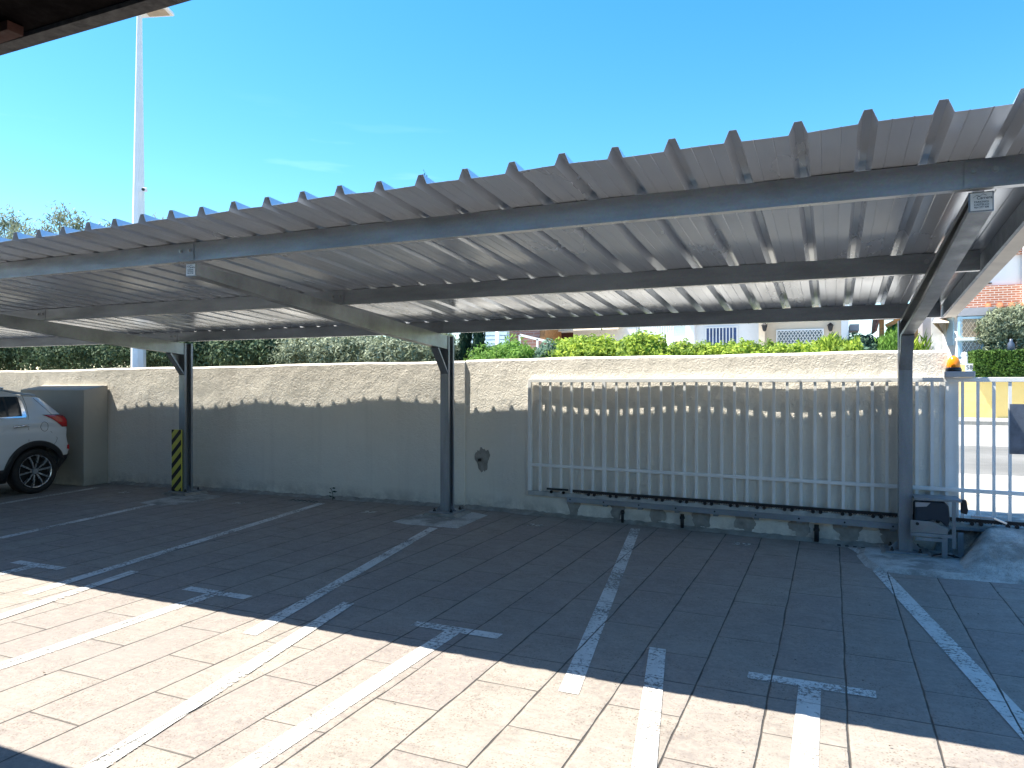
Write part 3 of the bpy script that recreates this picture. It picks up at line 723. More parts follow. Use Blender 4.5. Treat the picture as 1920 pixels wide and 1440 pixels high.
def surf(u0, z, off=0):
    u = u0
    if u0 < 1.0: rr_ = interp(REAR, z); u = rr_+u0*(1-rr_)
    if u0 > 3.6: ff = .25*max(0, (z-.65)/.35)**2+.12*max(0, (.5-z)/.3); u = 3.6+(u0-3.6)*(.55-ff)/.55
    w = HW
    w -= .05*max(0, (.62-z)/.35)**2
    if z > .9: w -= .03*(z-.9)/.2 if z < 1.1 else .03+.16*((z-1.1)/.45)**1.15
    if .70 < z < .95: w += .006*math.sin((z-.70)/.25*math.pi)
    w += .012*math.exp(-((z-1.02)/.035)**2)
    cu = max(0, (.34-u0)/.34); w *= (1-.13*cu**2.4)
    cf = max(0, (u0-3.45)/.7); w *= (1-.30*cf**2)
    w = w+off
    return (w, u+(-off*.6*cu if cu > 0 else 0), z)
def cw(p, side=1): return (CX-HW+side*p[0], YR-p[1], p[2])
cr = empty('parked_car', (CX-HW, YR-2.0, 0), 'white SUV parked at the left edge with its rear towards the pier', 'car')
def zb_(u0, r=.455, lo=.385):
    z = .5
    for _ in range(6):
        u = u0 if u0 >= 1 else interp(REAR, z)+u0*(1-interp(REAR, z)); z = .5*z+.5*max(lo, arch(u, r))
    return z
us = np.unique(np.concatenate([np.linspace(0, 1.0, 60), np.linspace(1.0, 2.6, 40), np.linspace(2.6, LEN, 60)]))
NR = 26
bd = MB(); allr = []
for side in (1, -1):
    rows = []
    for u in us:
        z1 = interp(ROOF, u); z0 = zb_(u); rows.append([cw(surf(u, z0+(z1-z0)*t/NR), side) for t in range(NR+1)])
    bd.grid(rows); allr.append(rows)
NC = 10
top = []
for i, u in enumerate(us):
    a, b_ = allr[0][i][-1], allr[1][i][-1]
    top.append([(a[0]+(b_[0]-a[0])*k/NC, a[1]+(b_[1]-a[1])*k/NC, a[2]+.035*math.sin(math.pi*k/NC)) for k in range(NC+1)])
bd.grid(top)
for ii in (0, -1):
    bd.grid([[(a[0]+(b_[0]-a[0])*k/NC, a[1]+(.04 if ii == 0 else -.05)*math.sin(math.pi*k/NC)*.6, a[2]+(.035*math.sin(math.pi*k/NC) if j == NR else 0)) for k in range(NC+1)] for j, (a, b_) in enumerate(zip(allr[0][ii], allr[1][ii]))])
body = bd.build('body', M['carpaint'], cr, smooth=True)
cl = MB()
for side in (1, -1):
    rows = []
    for u in us:
        zt2 = zb_(u)+.004; z0 = zb_(u, .375, .19)
        if u < .12 or u > 4.0: z0 = max(z0, .30)
        rows.append([cw(surf(u, z0+(zt2-z0)*t/4, .008), side) for t in range(5)])
    cl.grid(rows)
    if side == 1: rL = rows
rb = []
for z in np.linspace(.28, .53, 5):
    a, b_ = cw(surf(0, z, .008), 1), cw(surf(0, z, .008), -1); rb.append([(a[0]+(b_[0]-a[0])*k/8, a[1]+.035*math.sin(math.pi*k/8)+.006, a[2]) for k in range(9)])
cl.grid(rb)
rows = []
for u in np.linspace(0, .16, 8): rows.append([cw(surf(u, z, .009), 1) for z in np.linspace(.28, .525, 5)])
cl.grid(rows); cl.build('cladding', M['black'], cr, smooth=True, solid=.006)
MB().box(CX-HW-.72, CX-HW+.70, YR-LEN+.25, YR-.22, .24, .95).build('underbody', M['dark'], cr)
def patch(name, corners, mat, off=.004, n=8, m_=6, sides=(1, -1), solid=0, parent=None):
    for sd in sides:
        b = MB(); P = []
        for i in range(n+1):
            row = []
            for j in range(m_+1):
                s_, t_ = i/n, j/m_
                (u0, z0), (u1, z1), (u2, z2), (u3, z3) = corners
                u = (1-s_)*(1-t_)*u0+s_*(1-t_)*u1+s_*t_*u2+(1-s_)*t_*u3; z = (1-s_)*(1-t_)*z0+s_*(1-t_)*z1+s_*t_*z2+(1-s_)*t_*z3
                row.append(cw(surf(u, z, off), sd))
            P.append(row)
        b.grid(P).build(name, mat, parent or cr, smooth=True, solid=solid)
U = lambda Y: YR-Y
# (u0 is pre-shear; near the rear invert the shear)
def iu(u, z):
    r_ = interp(REAR, z); return (u-r_)/(1-r_) if u < 1 else u
def ic(l): return [(iu(u, z), z) for u, z in l]
patch('window', ic([(.665, 1.135), (2.62, 1.12), (2.28, 1.42), (.665, 1.42)]), M['glass'], .004, 30)
patch('window_pillar', ic([(1.47, 1.13), (1.55, 1.13), (1.55, 1.43), (1.47, 1.43)]), M['black'], .007)
patch('window_pillar', ic([(.83, 1.135), (.86, 1.135), (.88, 1.42), (.85, 1.42)]), M['black'], .007)
patch('window_pillar', ic([(.66, 1.135), (.685, 1.135), (.70, 1.42), (.67, 1.42)]), M['black'], .007)
patch('chrome_strip', ic([(.59, 1.132), (.652, 1.132), (.665, 1.40), (.635, 1.42)]), M['chrome'], .008)
patch('chrome_strip', ic([(.60, 1.118), (2.6, 1.10), (2.6, 1.118), (.60, 1.136)]), M['chrome'], .009, 30)
lampc = ic([(.335, 1.137), (.115, 1.128), (.040, .955), (.10, .965)])
patch('tail_lamp', ic([(.345, 1.14), (.0, 1.125), (-.062, .95), (.06, .955)]), M['red'], .008, 12, 8, solid=.004)
patch('tail_lamp_edge', ic([(.37, 1.147), (.02, 1.142), (.02, 1.132), (.345, 1.136)]), M['black'], .010)
patch('reflector', ic([(-.03, .615), (-.098, .60), (-.098, .675), (-.045, .67)]), M['red'], .008)
def seam(name, pts_, r=.0028):
    b = MB(); b.tube([cw(surf(iu(u, z), z, .001), 1) for u, z in pts_], r, 6); b.build(name, M['dark'], cr)
seam('door_seam', [(.585, 1.42), (.565, 1.3), (.56, 1.14), (.575, .95), (.58, .77)])
seam('door_seam', [(1.52, 1.1), (1.52, .75), (1.50, .40)])
seam('hatch_seam', [(.43, 1.39), (.33, 1.28), (.20, 1.14)])
seam('bumper_seam', [(.26, .90), (.15, .79), (.17, .74), (.20, .70)], .002)
b = MB(); ring = [cw(surf(iu(.346+.055*math.cos(a), .972+.068*math.sin(a)), .972+.068*math.sin(a), .001), 1) for a in np.linspace(0, 2*math.pi, 25)]
b.tube(ring, .0025, 6); b.build('fuel_cap', M['dark'], cr)
for uh in (.70, 1.66):
    b = MB(); b.tube([cw(surf(uh-.09, .998, .012), 1), cw(surf(uh-.05, 1.0, .028), 1), cw(surf(uh+.08, .99, .028), 1), cw(surf(uh+.11, .985, .010), 1)], .015, 8); b.build('door_handle', M['chrome'], cr, smooth=True)
for sd in (1, -1): b = MB(); b.tube([cw((.60, .78, 1.535), sd), cw((.61, .95, 1.56), sd), cw((.60, 1.6, 1.60), sd), cw((.59, 2.1, 1.58), sd)], .014, 8); b.build('roof_rail', M['chrome'], cr, smooth=True)
b = MB(); P = []
for u, z in ((.70, 1.49), (.50, 1.455), (.36, 1.435), (.34, 1.415)):
    P.append([(CX-HW+(.66-.02*(abs(k-5)/5)**2)*(k-5)/5, YR-u+.03*(1-((k-5)/5)**2), z+.03*(1-((k-5)/5)**2)) for k in range(11)])
b.grid(P); b.build('spoiler', M['carpaint'], cr, smooth=True, solid=.014)
b = MB(); P = []
for u, z in ((.335, 1.36), (.20, 1.18)): P.append([(CX-HW+.56*(k-5)/5, YR-u+.045+.02*(1-((k-5)/5)**2), z) for k in range(11)])
b.grid(P); b.build('rear_window', M['glass'], cr, smooth=True, solid=.004)
b = MB(); P = []
for u, z in ((2.40, 1.50), (2.98, 1.10)): P.append([(CX-HW+.60*(k-5)/5, YR-u-.01, z+.035*(1-((k-5)/5)**2)) for k in range(11)])
b.grid(P); b.build('windscreen', M['glass'], cr, smooth=True, solid=.004)
def wheel(sd, uc):
    xc = CX-HW+sd*(HW-.035); y = YR-uc; z = WR_-.005
    wt = MB().lathe([(.235, -.19), (.31, -.19), (WR_, -.165), (WR_, -.02), (.318, .005), (.295, .012), (.238, .004), (.235, -.01)], (0,0,0), 'x', 40)
    wh = MB(); wh.v = [(xc+sd*v[0], y+v[1], z+v[2]) for v in wt.v]; wh.f = wt.f; wh.m = wt.m
    w_o = wh.build('wheel', M['rubber'], cr, smooth=True)
    rm = MB(); t = MB().lathe([(.232, -.15), (.228, .002), (.238, .006), (.240, .0)], (0,0,0), 'x', 40)
    rm.add([(xc+sd*v[0], y+v[1], z+v[2]) for v in t.v], t.f)
    for k in range(5):
        a = R(90+72*k+8)
        for s_ in (-1, 1):
            a1 = a+s_*R(6+18); a0 = a+s_*R(14)
            p0 = (xc+sd*(-.012), y+.05*math.cos(a0), z+.05*math.sin(a0)); pm = (xc+sd*(-.002), y+.12*math.cos(a+s_*R(15)), z+.12*math.sin(a+s_*R(15))); p1 = (xc+sd*.0, y+.231*math.cos(a+s_*R(17)), z+.231*math.sin(a+s_*R(17)))
            rm.bar(p0, pm, .020, .018, (1, 0, 0)); rm.bar(pm, p1, .020, .044, (1, 0, 0))
    rm.cyl((xc-sd*.04, y, z), (xc+sd*.002, y, z), .05, .04, 20)
    rm.build('rim', M['alloy'], w_o)
    MB().cyl((xc-sd*.16, y, z), (xc-sd*.06, y, z), .225, n=30).build('brake_disc', M['dark'], w_o)
for sd in (1, -1):
    for uc in UW: wheel(sd, uc)

# ------------------------------------------------------------ foliage
def leaf_cloud(blobs, n, size, name, mat, parent=None, shell=.55, aspect=.45, up=0.0):
    vol = np.array([b[3]*b[4]*b[5] for b in blobs]); cnt = np.maximum(20, (vol/vol.sum()*n)).astype(int)
    cs_ = []; ns = []
    for b_, k in zip(blobs, cnt):
        d = RNG.normal(size=(k, 3)); d /= np.linalg.norm(d, axis=1)[:, None]
        rad = 1-shell*RNG.random(k)**1.5
        # lumpy outline
        ph_ = RNG.uniform(0, 6, 3)
        lump = 1+.16*np.sin(d[:, 0]*5+ph_[0])*np.sin(d[:, 1]*5+ph_[1])+.12*np.sin(d[:, 2]*8+ph_[2])+.07*RNG.normal(size=k)
        cs_.append(np.array(b_[:3])+d*(rad*lump)[:, None]*np.array(b_[3:6])); ns.append(d+.6*RNG.normal(size=(k, 3)))
    c = np.concatenate(cs_); nrm = np.concatenate(ns); nrm[:, 2] += .3; nrm /= np.linalg.norm(nrm, axis=1)[:, None]
    t = np.cross(nrm, RNG.normal(size=c.shape)); t[:, 2] += up*np.linalg.norm(t, axis=1); t /= np.linalg.norm(t, axis=1)[:, None]
    b2 = np.cross(nrm, t); b2 /= np.linalg.norm(b2, axis=1)[:, None]
    s_ = size*RNG.uniform(.6, 1.35, len(c))[:, None]
    V = np.stack([c-t*s_, c+b2*s_*aspect, c+t*s_, c-b2*s_*aspect], 1).reshape(-1, 3)
    k = len(c); me = bpy.data.meshes.new(name)
    off = np.array(BASE[parent]) if parent is not None else V.min(0)*.5+V.max(0)*.5
    if parent is None: off[2] = V[:, 2].min()
    me.vertices.add(4*k); me.vertices.foreach_set('co', (V-off).ravel()); me.loops.add(4*k); me.loops.foreach_set('vertex_index', np.arange(4*k))
    me.polygons.add(k); me.polygons.foreach_set('loop_start', np.arange(k)*4); me.polygons.foreach_set('loop_total', np.full(k, 4))
    me.update(); me.validate(); me.materials.append(mat)
    o = bpy.data.objects.new(name, me); C.objects.link(o)
    if parent is not None: o.parent = parent; BASE[o] = BASE[parent]
    else: o.location = off
    return o
def tree(name, base, blobs, n, size, mat, label, cat, group=None, trunk=.08, **kw):
    e = empty(name, base, label, cat, group)
    b = MB(); bx, by, bz = base
    zc = min(b_[2] for b_ in blobs)
    fork = (bx, by, bz+(zc-bz)*.6)
    b.cyl((bx, by, bz-.05), fork, trunk, trunk*.75, 10)
    for b_ in blobs[:14]:
        mid = (fork[0]*.5+b_[0]*.5+random.uniform(-.1, .1), fork[1]*.5+b_[1]*.5, fork[2]*.45+b_[2]*.55)
        b.tube([fork, mid, (b_[0], b_[1], b_[2]+b_[5]*.4)], [trunk*.55, trunk*.32, trunk*.08], 7)
    b.build('trunk', M['bark'], e, smooth=True)
    leaf_cloud(blobs, n, size, 'crown', mat, e, **kw)
    return e
def ell(px, py, Y, w, h, d=None):       # ellipsoid from a picture measurement: centre, full width / height in photo px at plane Y
    p = atY(px, py, Y); k = math.hypot(p[0], p[1]); dep = -sn*p[0]+cs*p[1]
    return (p[0], Y, p[2], w/2*dep/F, (d if d is not None else w*dep/F)/2, h/2*dep/F)
def shrub(name, px, Y, top, w, n, size, mat, label, cat, group=None, bottom=700, k=7, **kw):
    b = []
    for i in range(k):
        fx = (i+.5)/k*2-1
        hh_ = (bottom-top)*(1-.35*fx*fx)*random.uniform(.86, 1.04)
        b.append(ell(px+fx*w/2*.74, bottom-hh_/2, Y+random.uniform(-.3, .3), w*.52, hh_, 1.1))
    p = atY(px, bottom, Y)
    return tree(name, (p[0], Y, SZ-.02), b, n, size, mat, label, cat, group, .05, **kw)

# tall olive trees whose tops show over the carport roof
for i, (px, top, w, lab) in enumerate(((25, 390, 150, 'feathery olive tree top at the left edge of the sky above the roof'), (114, 384, 140, 'tallest pointed olive tree top left of the lamp pole above the roof'), (203, 411, 80, 'low olive tree top just left of the tall lamp pole'), (300, 402, 90, 'sparse olive tips right of the lamp pole above the roof'))):
    Y = 13.6
    bl = []
    for j in range(9):
        fx = random.uniform(-.42, .42); bl.append(ell(px+fx*w*(.5+.07*j), top+24+random.uniform(0, 10)+j*9*random.uniform(.7, 1.1), Y+random.uniform(-.5, .5), w*.34, w*.5 if j else 60, .9))
    bl.append(ell(px, top+26, Y, w*.22, 62, .5)); 
    bl += [ell(px+random.uniform(-.5, .5)*w, top+150, Y, w*.7, 120, 1.6) for _ in range(3)]
    p = atY(px, 700, Y)
    tree('olive_tree', (p[0], Y, SZ-.02), bl, 7000 if i != 3 else 3500, .075, M['lolive'], lab, 'tree', 'olive trees rising above the carport roof', .09, shell=.9, aspect=.22, up=.8)
# dark hedge behind the left wall
for i, (px, w, lab) in enumerate(((-60, 190, 'dark green shrub behind the wall at the far left edge'), (60, 190, 'dark green shrub above the white car behind the wall'), (170, 170, 'dense dark shrub left of the lamp pole behind the wall'), (305, 150, 'dark green shrub between the lamp pole and the striped post'), (415, 170, 'tall dark shrub right of the striped post behind the wall'), (505, 120, 'dark shrub next to the pale olive bushes'))):
    shrub('hedge_shrub', px, 10.4+.15*(i%2), 596-6*(i%3), w, 15000, .036, M['ldark'], lab, 'shrub', 'dark shrubs behind the left wall', shell=.6)
for i, (px, w, lab) in enumerate(((588, 110, 'pale olive bush beside the dark shrub behind the wall'), (668, 120, 'silvery olive bush behind the middle of the left wall'), (752, 110, 'pale green olive bush left of the middle post'), (818, 70, 'small olive bush directly behind the middle beam end'))):
    shrub('olive_bush', px, 10.2+.1*(i%2), 608, w, 12000, .036, M['lolive'], lab, 'shrub', 'pale olive bushes behind the wall', shell=.6, aspect=.3)
for px, top, lean, lab in ((878, 610, -14, 'dark cypress leaning left right behind the middle post'), (897, 600, 2, 'upright dark cypress beside the leaning one')):
    bl = [ell(px+lean*(1-(t/5)), 690-16*t, 10.6, 26-3*t, 34, .3) for t in range(6)]
    p = atY(px, 700, 10.6)
    tree('cypress', (p[0], 10.6, SZ-.02), bl, 5000, .05, M['lcyp'], lab, 'cypress', 'cypresses behind the wall', .04, up=2.0, aspect=.2)
p = atY(797, 700, 42.0)
tree('cypress', (p[0], 42, SZ-.02), [ell(797, 345+26*t, 42.0, 9+5*t, 44, .8+.4*t) for t in range(9)], 9000, .13, M['lcyp'], 'distant cypress with only its tip showing above the roof', 'cypress', None, .2, up=2.0, aspect=.2)
shrub('green_bush', 965, 10.5, 634, 72, 7000, .04, M['lgreen'], 'bright green bush right of the thin white pole', 'shrub', aspect=.25)
shrub('green_bush', 913, 10.7, 636, 36, 3500, .04, M['lgreen'], 'bright green bush between the cypress and the white pole', 'shrub', aspect=.25, k=4)
shrub('blue_green_bush', 1035, 10.7, 640, 46, 4500, .035, M['lblue'], 'small blue green bush left of the lime shrub', 'shrub', k=5)
shrub('lime_shrub', 1105, 10.4, 624, 130, 18000, .034, M['llime'], 'large lime yellow shrub overflowing behind the gate end of the wall', 'shrub', k=8)
shrub('lime_shrub', 1205, 10.4, 622, 110, 16000, .034, M['llime'], 'lime shrub just right of the largest lime shrub', 'shrub', k=7)
# long lime hedge
bl = [ell(1268+i*17.5, 672+random.uniform(-2, 2), 10.2, 34, 60+random.uniform(-5, 5), .8) for i in range(20)]
p = atY(1440, 700, 10.2)
tree('lime_hedge', (p[0], 10.2, SZ-.02), bl, 30000, .03, M['llime'], 'long low lime green hedge running above the wall behind the gate', 'hedge', None, .04)
bl = [ell(1545+i*10, 655-6*math.sin(i), 10.1, 22, 44, .5) for i in range(7)]
p = atY(1570, 700, 10.1)
tree('feathery_shrub', (p[0], 10.1, SZ-.02), bl, 3500, .05, M['llime'], 'feathery yellow green shrub rising from the right end of the hedge', 'shrub', None, .03, up=1.6, aspect=.14, shell=1.0)
bl = [ell(1622+i*7, 648+i*2+random.uniform(-3, 3), 29.2, 22, 38, .7) for i in range(-3, 4)]
p = atY(1622, 700, 29.2)
tree('airy_shrub', (p[0], 29.2, SZ-.02), bl, 2200, .10, M['lblue'], 'airy dark leaved shrub between hedge and the bright conifer', 'shrub', None, .03, shell=1.0)
bl = [ell(1672+dx, 655+dy, 29.0, 36, 56, 1.2) for dx, dy in ((-12, 2), (6, 0), (16, 2), (0, -8), (10, -10))]
p = atY(1672, 700, 29.0)
tree('bright_conifer', (p[0], 29.0, SZ-.02), bl, 12000, .09, M['lgreen'], 'bright green bushy conifer just left of the right hand post', 'shrub', None, .05, up=1.5, aspect=.18)
# yucca-like plant right of the post
p = atY(1722, 690, 29.0); e = empty('spiky_plant', (p[0], 29.0, SZ-.02), 'pale yellow spiky plant glimpsed right of the right hand post', 'plant')
leaf_cloud([ell(1722, 690, 29.0, 44, 110, 1.0)], 900, .34, 'leaves', M['llime'], e, shell=1.0, aspect=.08, up=1.5)

# ------------------------------------------------------------ lamp pole, camera, thin white pole
Y = 9.7; p = atY(259.5, 690, Y); pt = atY(261.5, 28, Y); dep = -sn*p[0]+cs*p[1]
lp = empty('lamp_pole', (p[0], Y, SZ), 'tall tapered white lamp pole with flat lamp head rising behind the left wall', 'lamp pole')
MB().cyl((p[0], Y, SZ-.05), (p[0], Y, 4.2), .138, .12, 8).cyl((p[0], Y, 4.2), (pt[0], Y, pt[2]), .116, .046, 8).build('pole', M['white'], lp)
hdir = Vector((cs, sn, 0)); hp = Vector((pt[0], Y, pt[2]))
hd = MB(); hd.bar(hp-hdir*.06+Vector((0,0,.05)), hp+hdir*.58+Vector((0, 0, .09)), .34, .06); hd.bar(hp, hp+Vector((0, 0, .08)), .09, .09, (1, 0, 0))
hdo = hd.build('lamp_head', M['white'], lp, bevel=.01)
MB().bar(hp+hdir*.14+Vector((0, 0, .026)), hp+hdir*.52+Vector((0, 0, .05)), .22, .01).build('lamp_glass', M['tan'], lp)
cc = atY(277, 357, Y)
sc = empty('security_camera', cc, 'small white and dark camera fixed on the lamp pole above the roof', 'camera')
MB().bar((cc[0]-.10, Y, cc[2]+.0), (cc[0]-.02, Y, cc[2]+.0), .03, .03).build('arm', M['white'], sc)
MB().bar((cc[0]-.03, Y-.04, cc[2]+.01), (cc[0]+.05, Y-.10, cc[2]-.02), .07, .07).build('housing', M['white'], sc, bevel=.008)
MB().cyl((cc[0]+.02, Y-.11, cc[2]-.01), (cc[0]+.035, Y-.13, cc[2]-.016), .028, n=14).build('lens', M['black'], sc)
p = atY(933, 690, 10.6); wp = empty('white_pole', (p[0], 10.6, SZ), 'thin white metal pole standing between two green bushes', 'pole')
MB().cyl((p[0], 10.6, SZ-.05), (p[0], 10.6, 2.75), .034, n=16).build('shaft', M['white'], wp, smooth=True)
MB().lathe([(.034, 0), (.045, .01), (.03, .05), (0, .06)], (p[0], 10.6, 2.75), n=16).build('cap', M['white'], wp, smooth=True)

# ------------------------------------------------------------ houses across the street
def face(px0, px1, py0, py1, Y):
    # px measured rectangle -> x0,x1,z0,z1 on plane Y (z from the middle)
    a = atY(px0, py1, Y); b_ = atY(px1, py0, Y); c_ = atY((px0+px1)/2, (py0+py1)/2, Y)
    m = (px0+px1)/2; zt = atY(m, py0, Y)[2]; zb = atY(m, py1, Y)[2]
    return a[0], b_[0], zb, zt
def hbox(px0, px1, py0, py1, Y, depth, fr=0.0):
    x0, x1, z0, z1 = face(px0, px1, py0, py1, Y); return MB().box(x0, x1, Y-fr, Y+depth, z0, z1)
def zat(px, py, Y): return atY(px, py, Y)[2]
def xat(px, Y): return atY(px, 700, Y)[0]
YH = 31.0
# --- red brick and white house on the right, with bay window
h = empty('townhouse', (xat(1850, YH), YH+3, SZ), 'white house with red brick upper floor and pale blue bay window on the right', 'house')
xl, xr = xat(1746, YH), xat(2060, YH)
z1, z2, z3, z4 = zat(1830, 577, YH), zat(1830, 537, YH), zat(1880, 478, YH), zat(1880, 380, YH)
MB().box(xl, xr, YH, YH+8, SZ, z1).build('ground_floor_wall', M['housew'], h)
MB().box(xl, xr, YH-.05, YH+8, z1, z2).build('brick_band', M['brick'], h)
MB().box(xl, xr, YH+.1, YH+8, z2, z3).build('upper_wall', M['housew'], h)
MB().box(xl, xr, YH-.02, YH+8, z3, z4).build('brick_upper', M['brick'], h)
MB().box(xl-.2, xr+.2, YH-.4, YH+8.3, z4, z4+.25).build('roof', M['terr'], h)
MB().box(xat(1916, YH)-.0, xat(1990, YH), YH-.45, YH-.05, SZ, z4-.1).build('white_column', M['whitebrick'], h)
MB().box(xat(1834, YH), xat(1860, YH), YH+.02, YH+.098, zat(1850, 532, YH), zat(1850, 530, YH)).build('wall_bar', M['grill'], h)
# terracotta coping tiles at the foot of the brick band
b = MB(); x = xat(1852, YH)
while x < xr: b.cyl((x, YH-.35, z1-.10), (x, YH-.04, z1+.06), .11, n=10); x += .36
b.build('coping_tiles', M['terr'], h, smooth=True)
# bay window
yb0 = YH-1.1
bxl, bxr = xat(1797, yb0), xat(1862, yb0)
zb0, zb1, zb2 = zat(1826, 735, yb0), zat(1826, 592, yb0), zat(1826, 577, yb0)
bay = MB().box(bxl+.05, bxr, yb0+.05, YH-.055, SZ, zb1-.001).build('bay', M['houseblue'], h)
MB().prism([(bxl-.25, yb0-.08), (bxr+.05, yb0-.08), (bxr+.05, YH-.06), (bxl-.55, YH-.06)], 'z', zb1, zb2).build('bay_roof', M['grey'], h)
MB().prism([(bxl+.03, yb0+.02), (bxl+.05, YH-.07), (bxl-.35, YH-.07)], 'z', SZ+1.2, zb1-.002).build('bay_side', M['housew'], bay)
A_, B_ = Vector((bxl+.03, yb0+.02, 0)), Vector((bxl-.35, YH-.07, 0)); d_ = B_-A_; nn = Vector((-d_.y, d_.x, 0)).normalized()
if nn.x > 0: nn = -nn
zc_ = zat(1788, 622, YH-.5)
MB().bar(A_+d_*.3+nn*.02+Vector((0,0,zc_)), A_+d_*.7+nn*.02+Vector((0,0,zc_)), .03, 1.0).build('side_pane', M['bluef'], bay)
for px0, px1, py0, py1, mt, nm in ((1800, 1840, 598, 633, 'tan', 'shutter_window'), (1800, 1840, 640, 665, 'hglass', 'lattice_window')):
    x0, x1, zz0, zz1 = face(px0, px1, py0, py1, yb0)
    wn_ = MB().box(x0, x1, yb0-.01, yb0+.04, zz0, zz1).build(nm, M[mt], bay)
    fb = MB()
    for (a0, a1, c0, c1) in ((x0-.08, x0, zz0-.08, zz1+.08), (x1, x1+.08, zz0-.08, zz1+.08), (x0, x1, zz1, zz1+.08), (x0, x1, zz0-.08, zz0)): fb.box(a0, a1, yb0-.05, yb0+.045, c0, c1)
    fb.build('frame', M['bluef'], wn_)
    lb = MB(); n = 5; w_ = (x1-x0)/n; hh = (zz1-zz0)/(3 if nm[0] == 's' else 2)
    for i in range(n):
        for j in range(3 if nm[0] == 's' else 2):
            cx_, cz_ = x0+(i+.5)*w_, zz0+(j+.5)*hh
            for sx_, sz_ in ((1,1),(1,-1)): lb.bar((cx_-w_/2*sx_, yb0-.03, cz_-hh/2*sz_), (cx_+w_/2*sx_, yb0-.03, cz_+hh/2*sz_), .012, .03, (0,1,0))
    lb.build('lattice', M['houseb'] if nm[0] == 's' else M['white'], wn_)
MB().box(bxl-.1, bxr+.1, yb0-.12, yb0+.05, zat(1826, 638.5, yb0), zat(1826, 632.5, yb0)-.02).build('bay_sill', M['white'], bay)
b = MB().box(bxl+.0, bxl+.12, yb0-.03, yb0+.12, SZ, zb1-.003).box(bxr-.15, bxr+.03, yb0-.03, yb0+.12, SZ, zb1-.003); b.build('bay_post', M['bluef'], bay)
# small triangular awning on the white wall
x0, x1 = xat(1754, YH), xat(1772, YH); zt0, zt1 = zat(1763, 597, YH), zat(1763, 630, YH)
b = MB(); b.add([(x0-.2, YH-1.0, zt0-.25), (x1, YH-1.0, zt0-.25), (x1, YH-.02, zt0), (x0, YH-.02, zt0), (x1, YH-.02, zt1)], [(0,1,2,3), (1,4,2), (0,3,4)]); b.build('awning', M['houseb'], h, solid=.02)
MB().box(xat(1777.5, YH), xat(1779, YH), YH-.03, YH-.002, zat(1778, 640, YH), zat(1778, 590, YH)).build('downpipe', M['grey'], h)
gr = MB().box(xat(1730, YH+.05), xl-.01, YH+.05, 38, SZ, zat(1738, 560, YH)).build('grey_wall', M['grey']); tag(gr, 'narrow grey rendered wall end at the left side of the white townhouse', 'wall')

# --- yellow garden wall, hedge on it, gate pillar with number
YW = 28.6
x0, x1 = xat(1800, YW), xat(2080, YW)
yw = MB().box(x0, x1, YW, YW+.3, SZ+.1, zat(1817, 683, YW)).build('garden_wall', M['yellow'], bevel=.02); tag(yw, 'bright yellow rendered garden wall across the street under the clipped hedge', 'wall')
hx0, hx1 = xat(1825, YW), xat(2080, YW)
def hedge_box(x0, x1, y0, y1, z0, z1, n, size, mat, e):
    # evenly leafy box surface
    P = []
    A = [(x1-x0)*(z1-z0), (x1-x0)*(y1-y0), (y1-y0)*(z1-z0)]
    for k in range(n):
        f = RNG.choice(3, p=np.array(A)/sum(A)); u, v = RNG.random(2); j = abs(RNG.normal())*.06
        if f == 0: P.append((x0+u*(x1-x0), y0+j, z0+v*(z1-z0)))
        elif f == 1: P.append((x0+u*(x1-x0), y0+v*(y1-y0), z1-j+.03*math.sin(u*40)))
        else: P.append((x0+j, y0+u*(y1-y0), z0+v*(z1-z0)))
    c = np.array(P); k = len(c)
    nrm = RNG.normal(size=(k, 3)); nrm[:, 1] -= .8; nrm[:, 2] += .7; nrm /= np.linalg.norm(nrm, axis=1)[:, None]
    t = np.cross(nrm, RNG.normal(size=c.shape)); t /= np.linalg.norm(t, axis=1)[:, None]; b2 = np.cross(nrm, t)
    s_ = size*RNG.uniform(.6, 1.4, k)[:, None]
    V = np.stack([c-t*s_, c+b2*s_*.45, c+t*s_, c-b2*s_*.45], 1).reshape(-1, 3)-np.array(BASE[e])
    me = bpy.data.meshes.new('foliage'); me.from_pydata(V.tolist(), [], [(4*i, 4*i+1, 4*i+2, 4*i+3) for i in range(k)]); me.materials.append(mat)
    o = bpy.data.objects.new('foliage', me); C.objects.link(o); o.parent = e
    MB().box(x0+.08, x1, y0+.10, y1, z0, z1-.07).build('branches', M['lcyp'], e)
e = empty('clipped_hedge', (hx0, YW, SZ), 'clipped box shaped green hedge on top of the yellow wall', 'hedge')
hedge_box(hx0, hx1, YW-.25, YW+1.0, zat(1870, 708, YW), zat(1870, 658, YW), 15000, .055, M['lhedge'], e)
e = empty('house_gate_pillar', (xat(1811, YW), YW-.1, SZ), 'white pillar with a rounded top beside house number 58', 'pillar')
px0, px1 = xat(1806, YW-.1), xat(1815, YW-.1)
MB().box(px0, px1, YW+.02, YW+.22, zat(1817, 683, YW)-.05, zat(1811, 668, YW-.1)).build('shaft', M['white'], e)
MB().lathe([(.10, 0), (.105, .06), (.07, .13), (0, .16)], ((px0+px1)/2, YW+.12, zat(1811, 668, YW-.1)), n=16).build('cap', M['white'], e, smooth=True)
MB().box(xat(1793, YW), px0-.01, YW+.05, YW+.15, zat(1800, 680, YW), zat(1800, 673, YW)).build('cross_piece', M['white'], e)
pz = atY(1817, 689, YW); e = empty('number_plate', (pz[0], YW-.03, pz[2]), 'small white tile with the house number 58 on the yellow wall', 'sign')
MB().box(pz[0]-.11, pz[0]+.11, YW-.03, YW-.002, pz[2]-.13, pz[2]+.13).build('tile', M['white'], e)
text_obj('number', '58', .2, M['ink'], e, Matrix.Translation((pz[0], YW-.033, pz[2])) @ Matrix.Rotation(R(90), 4, 'X'), .002)
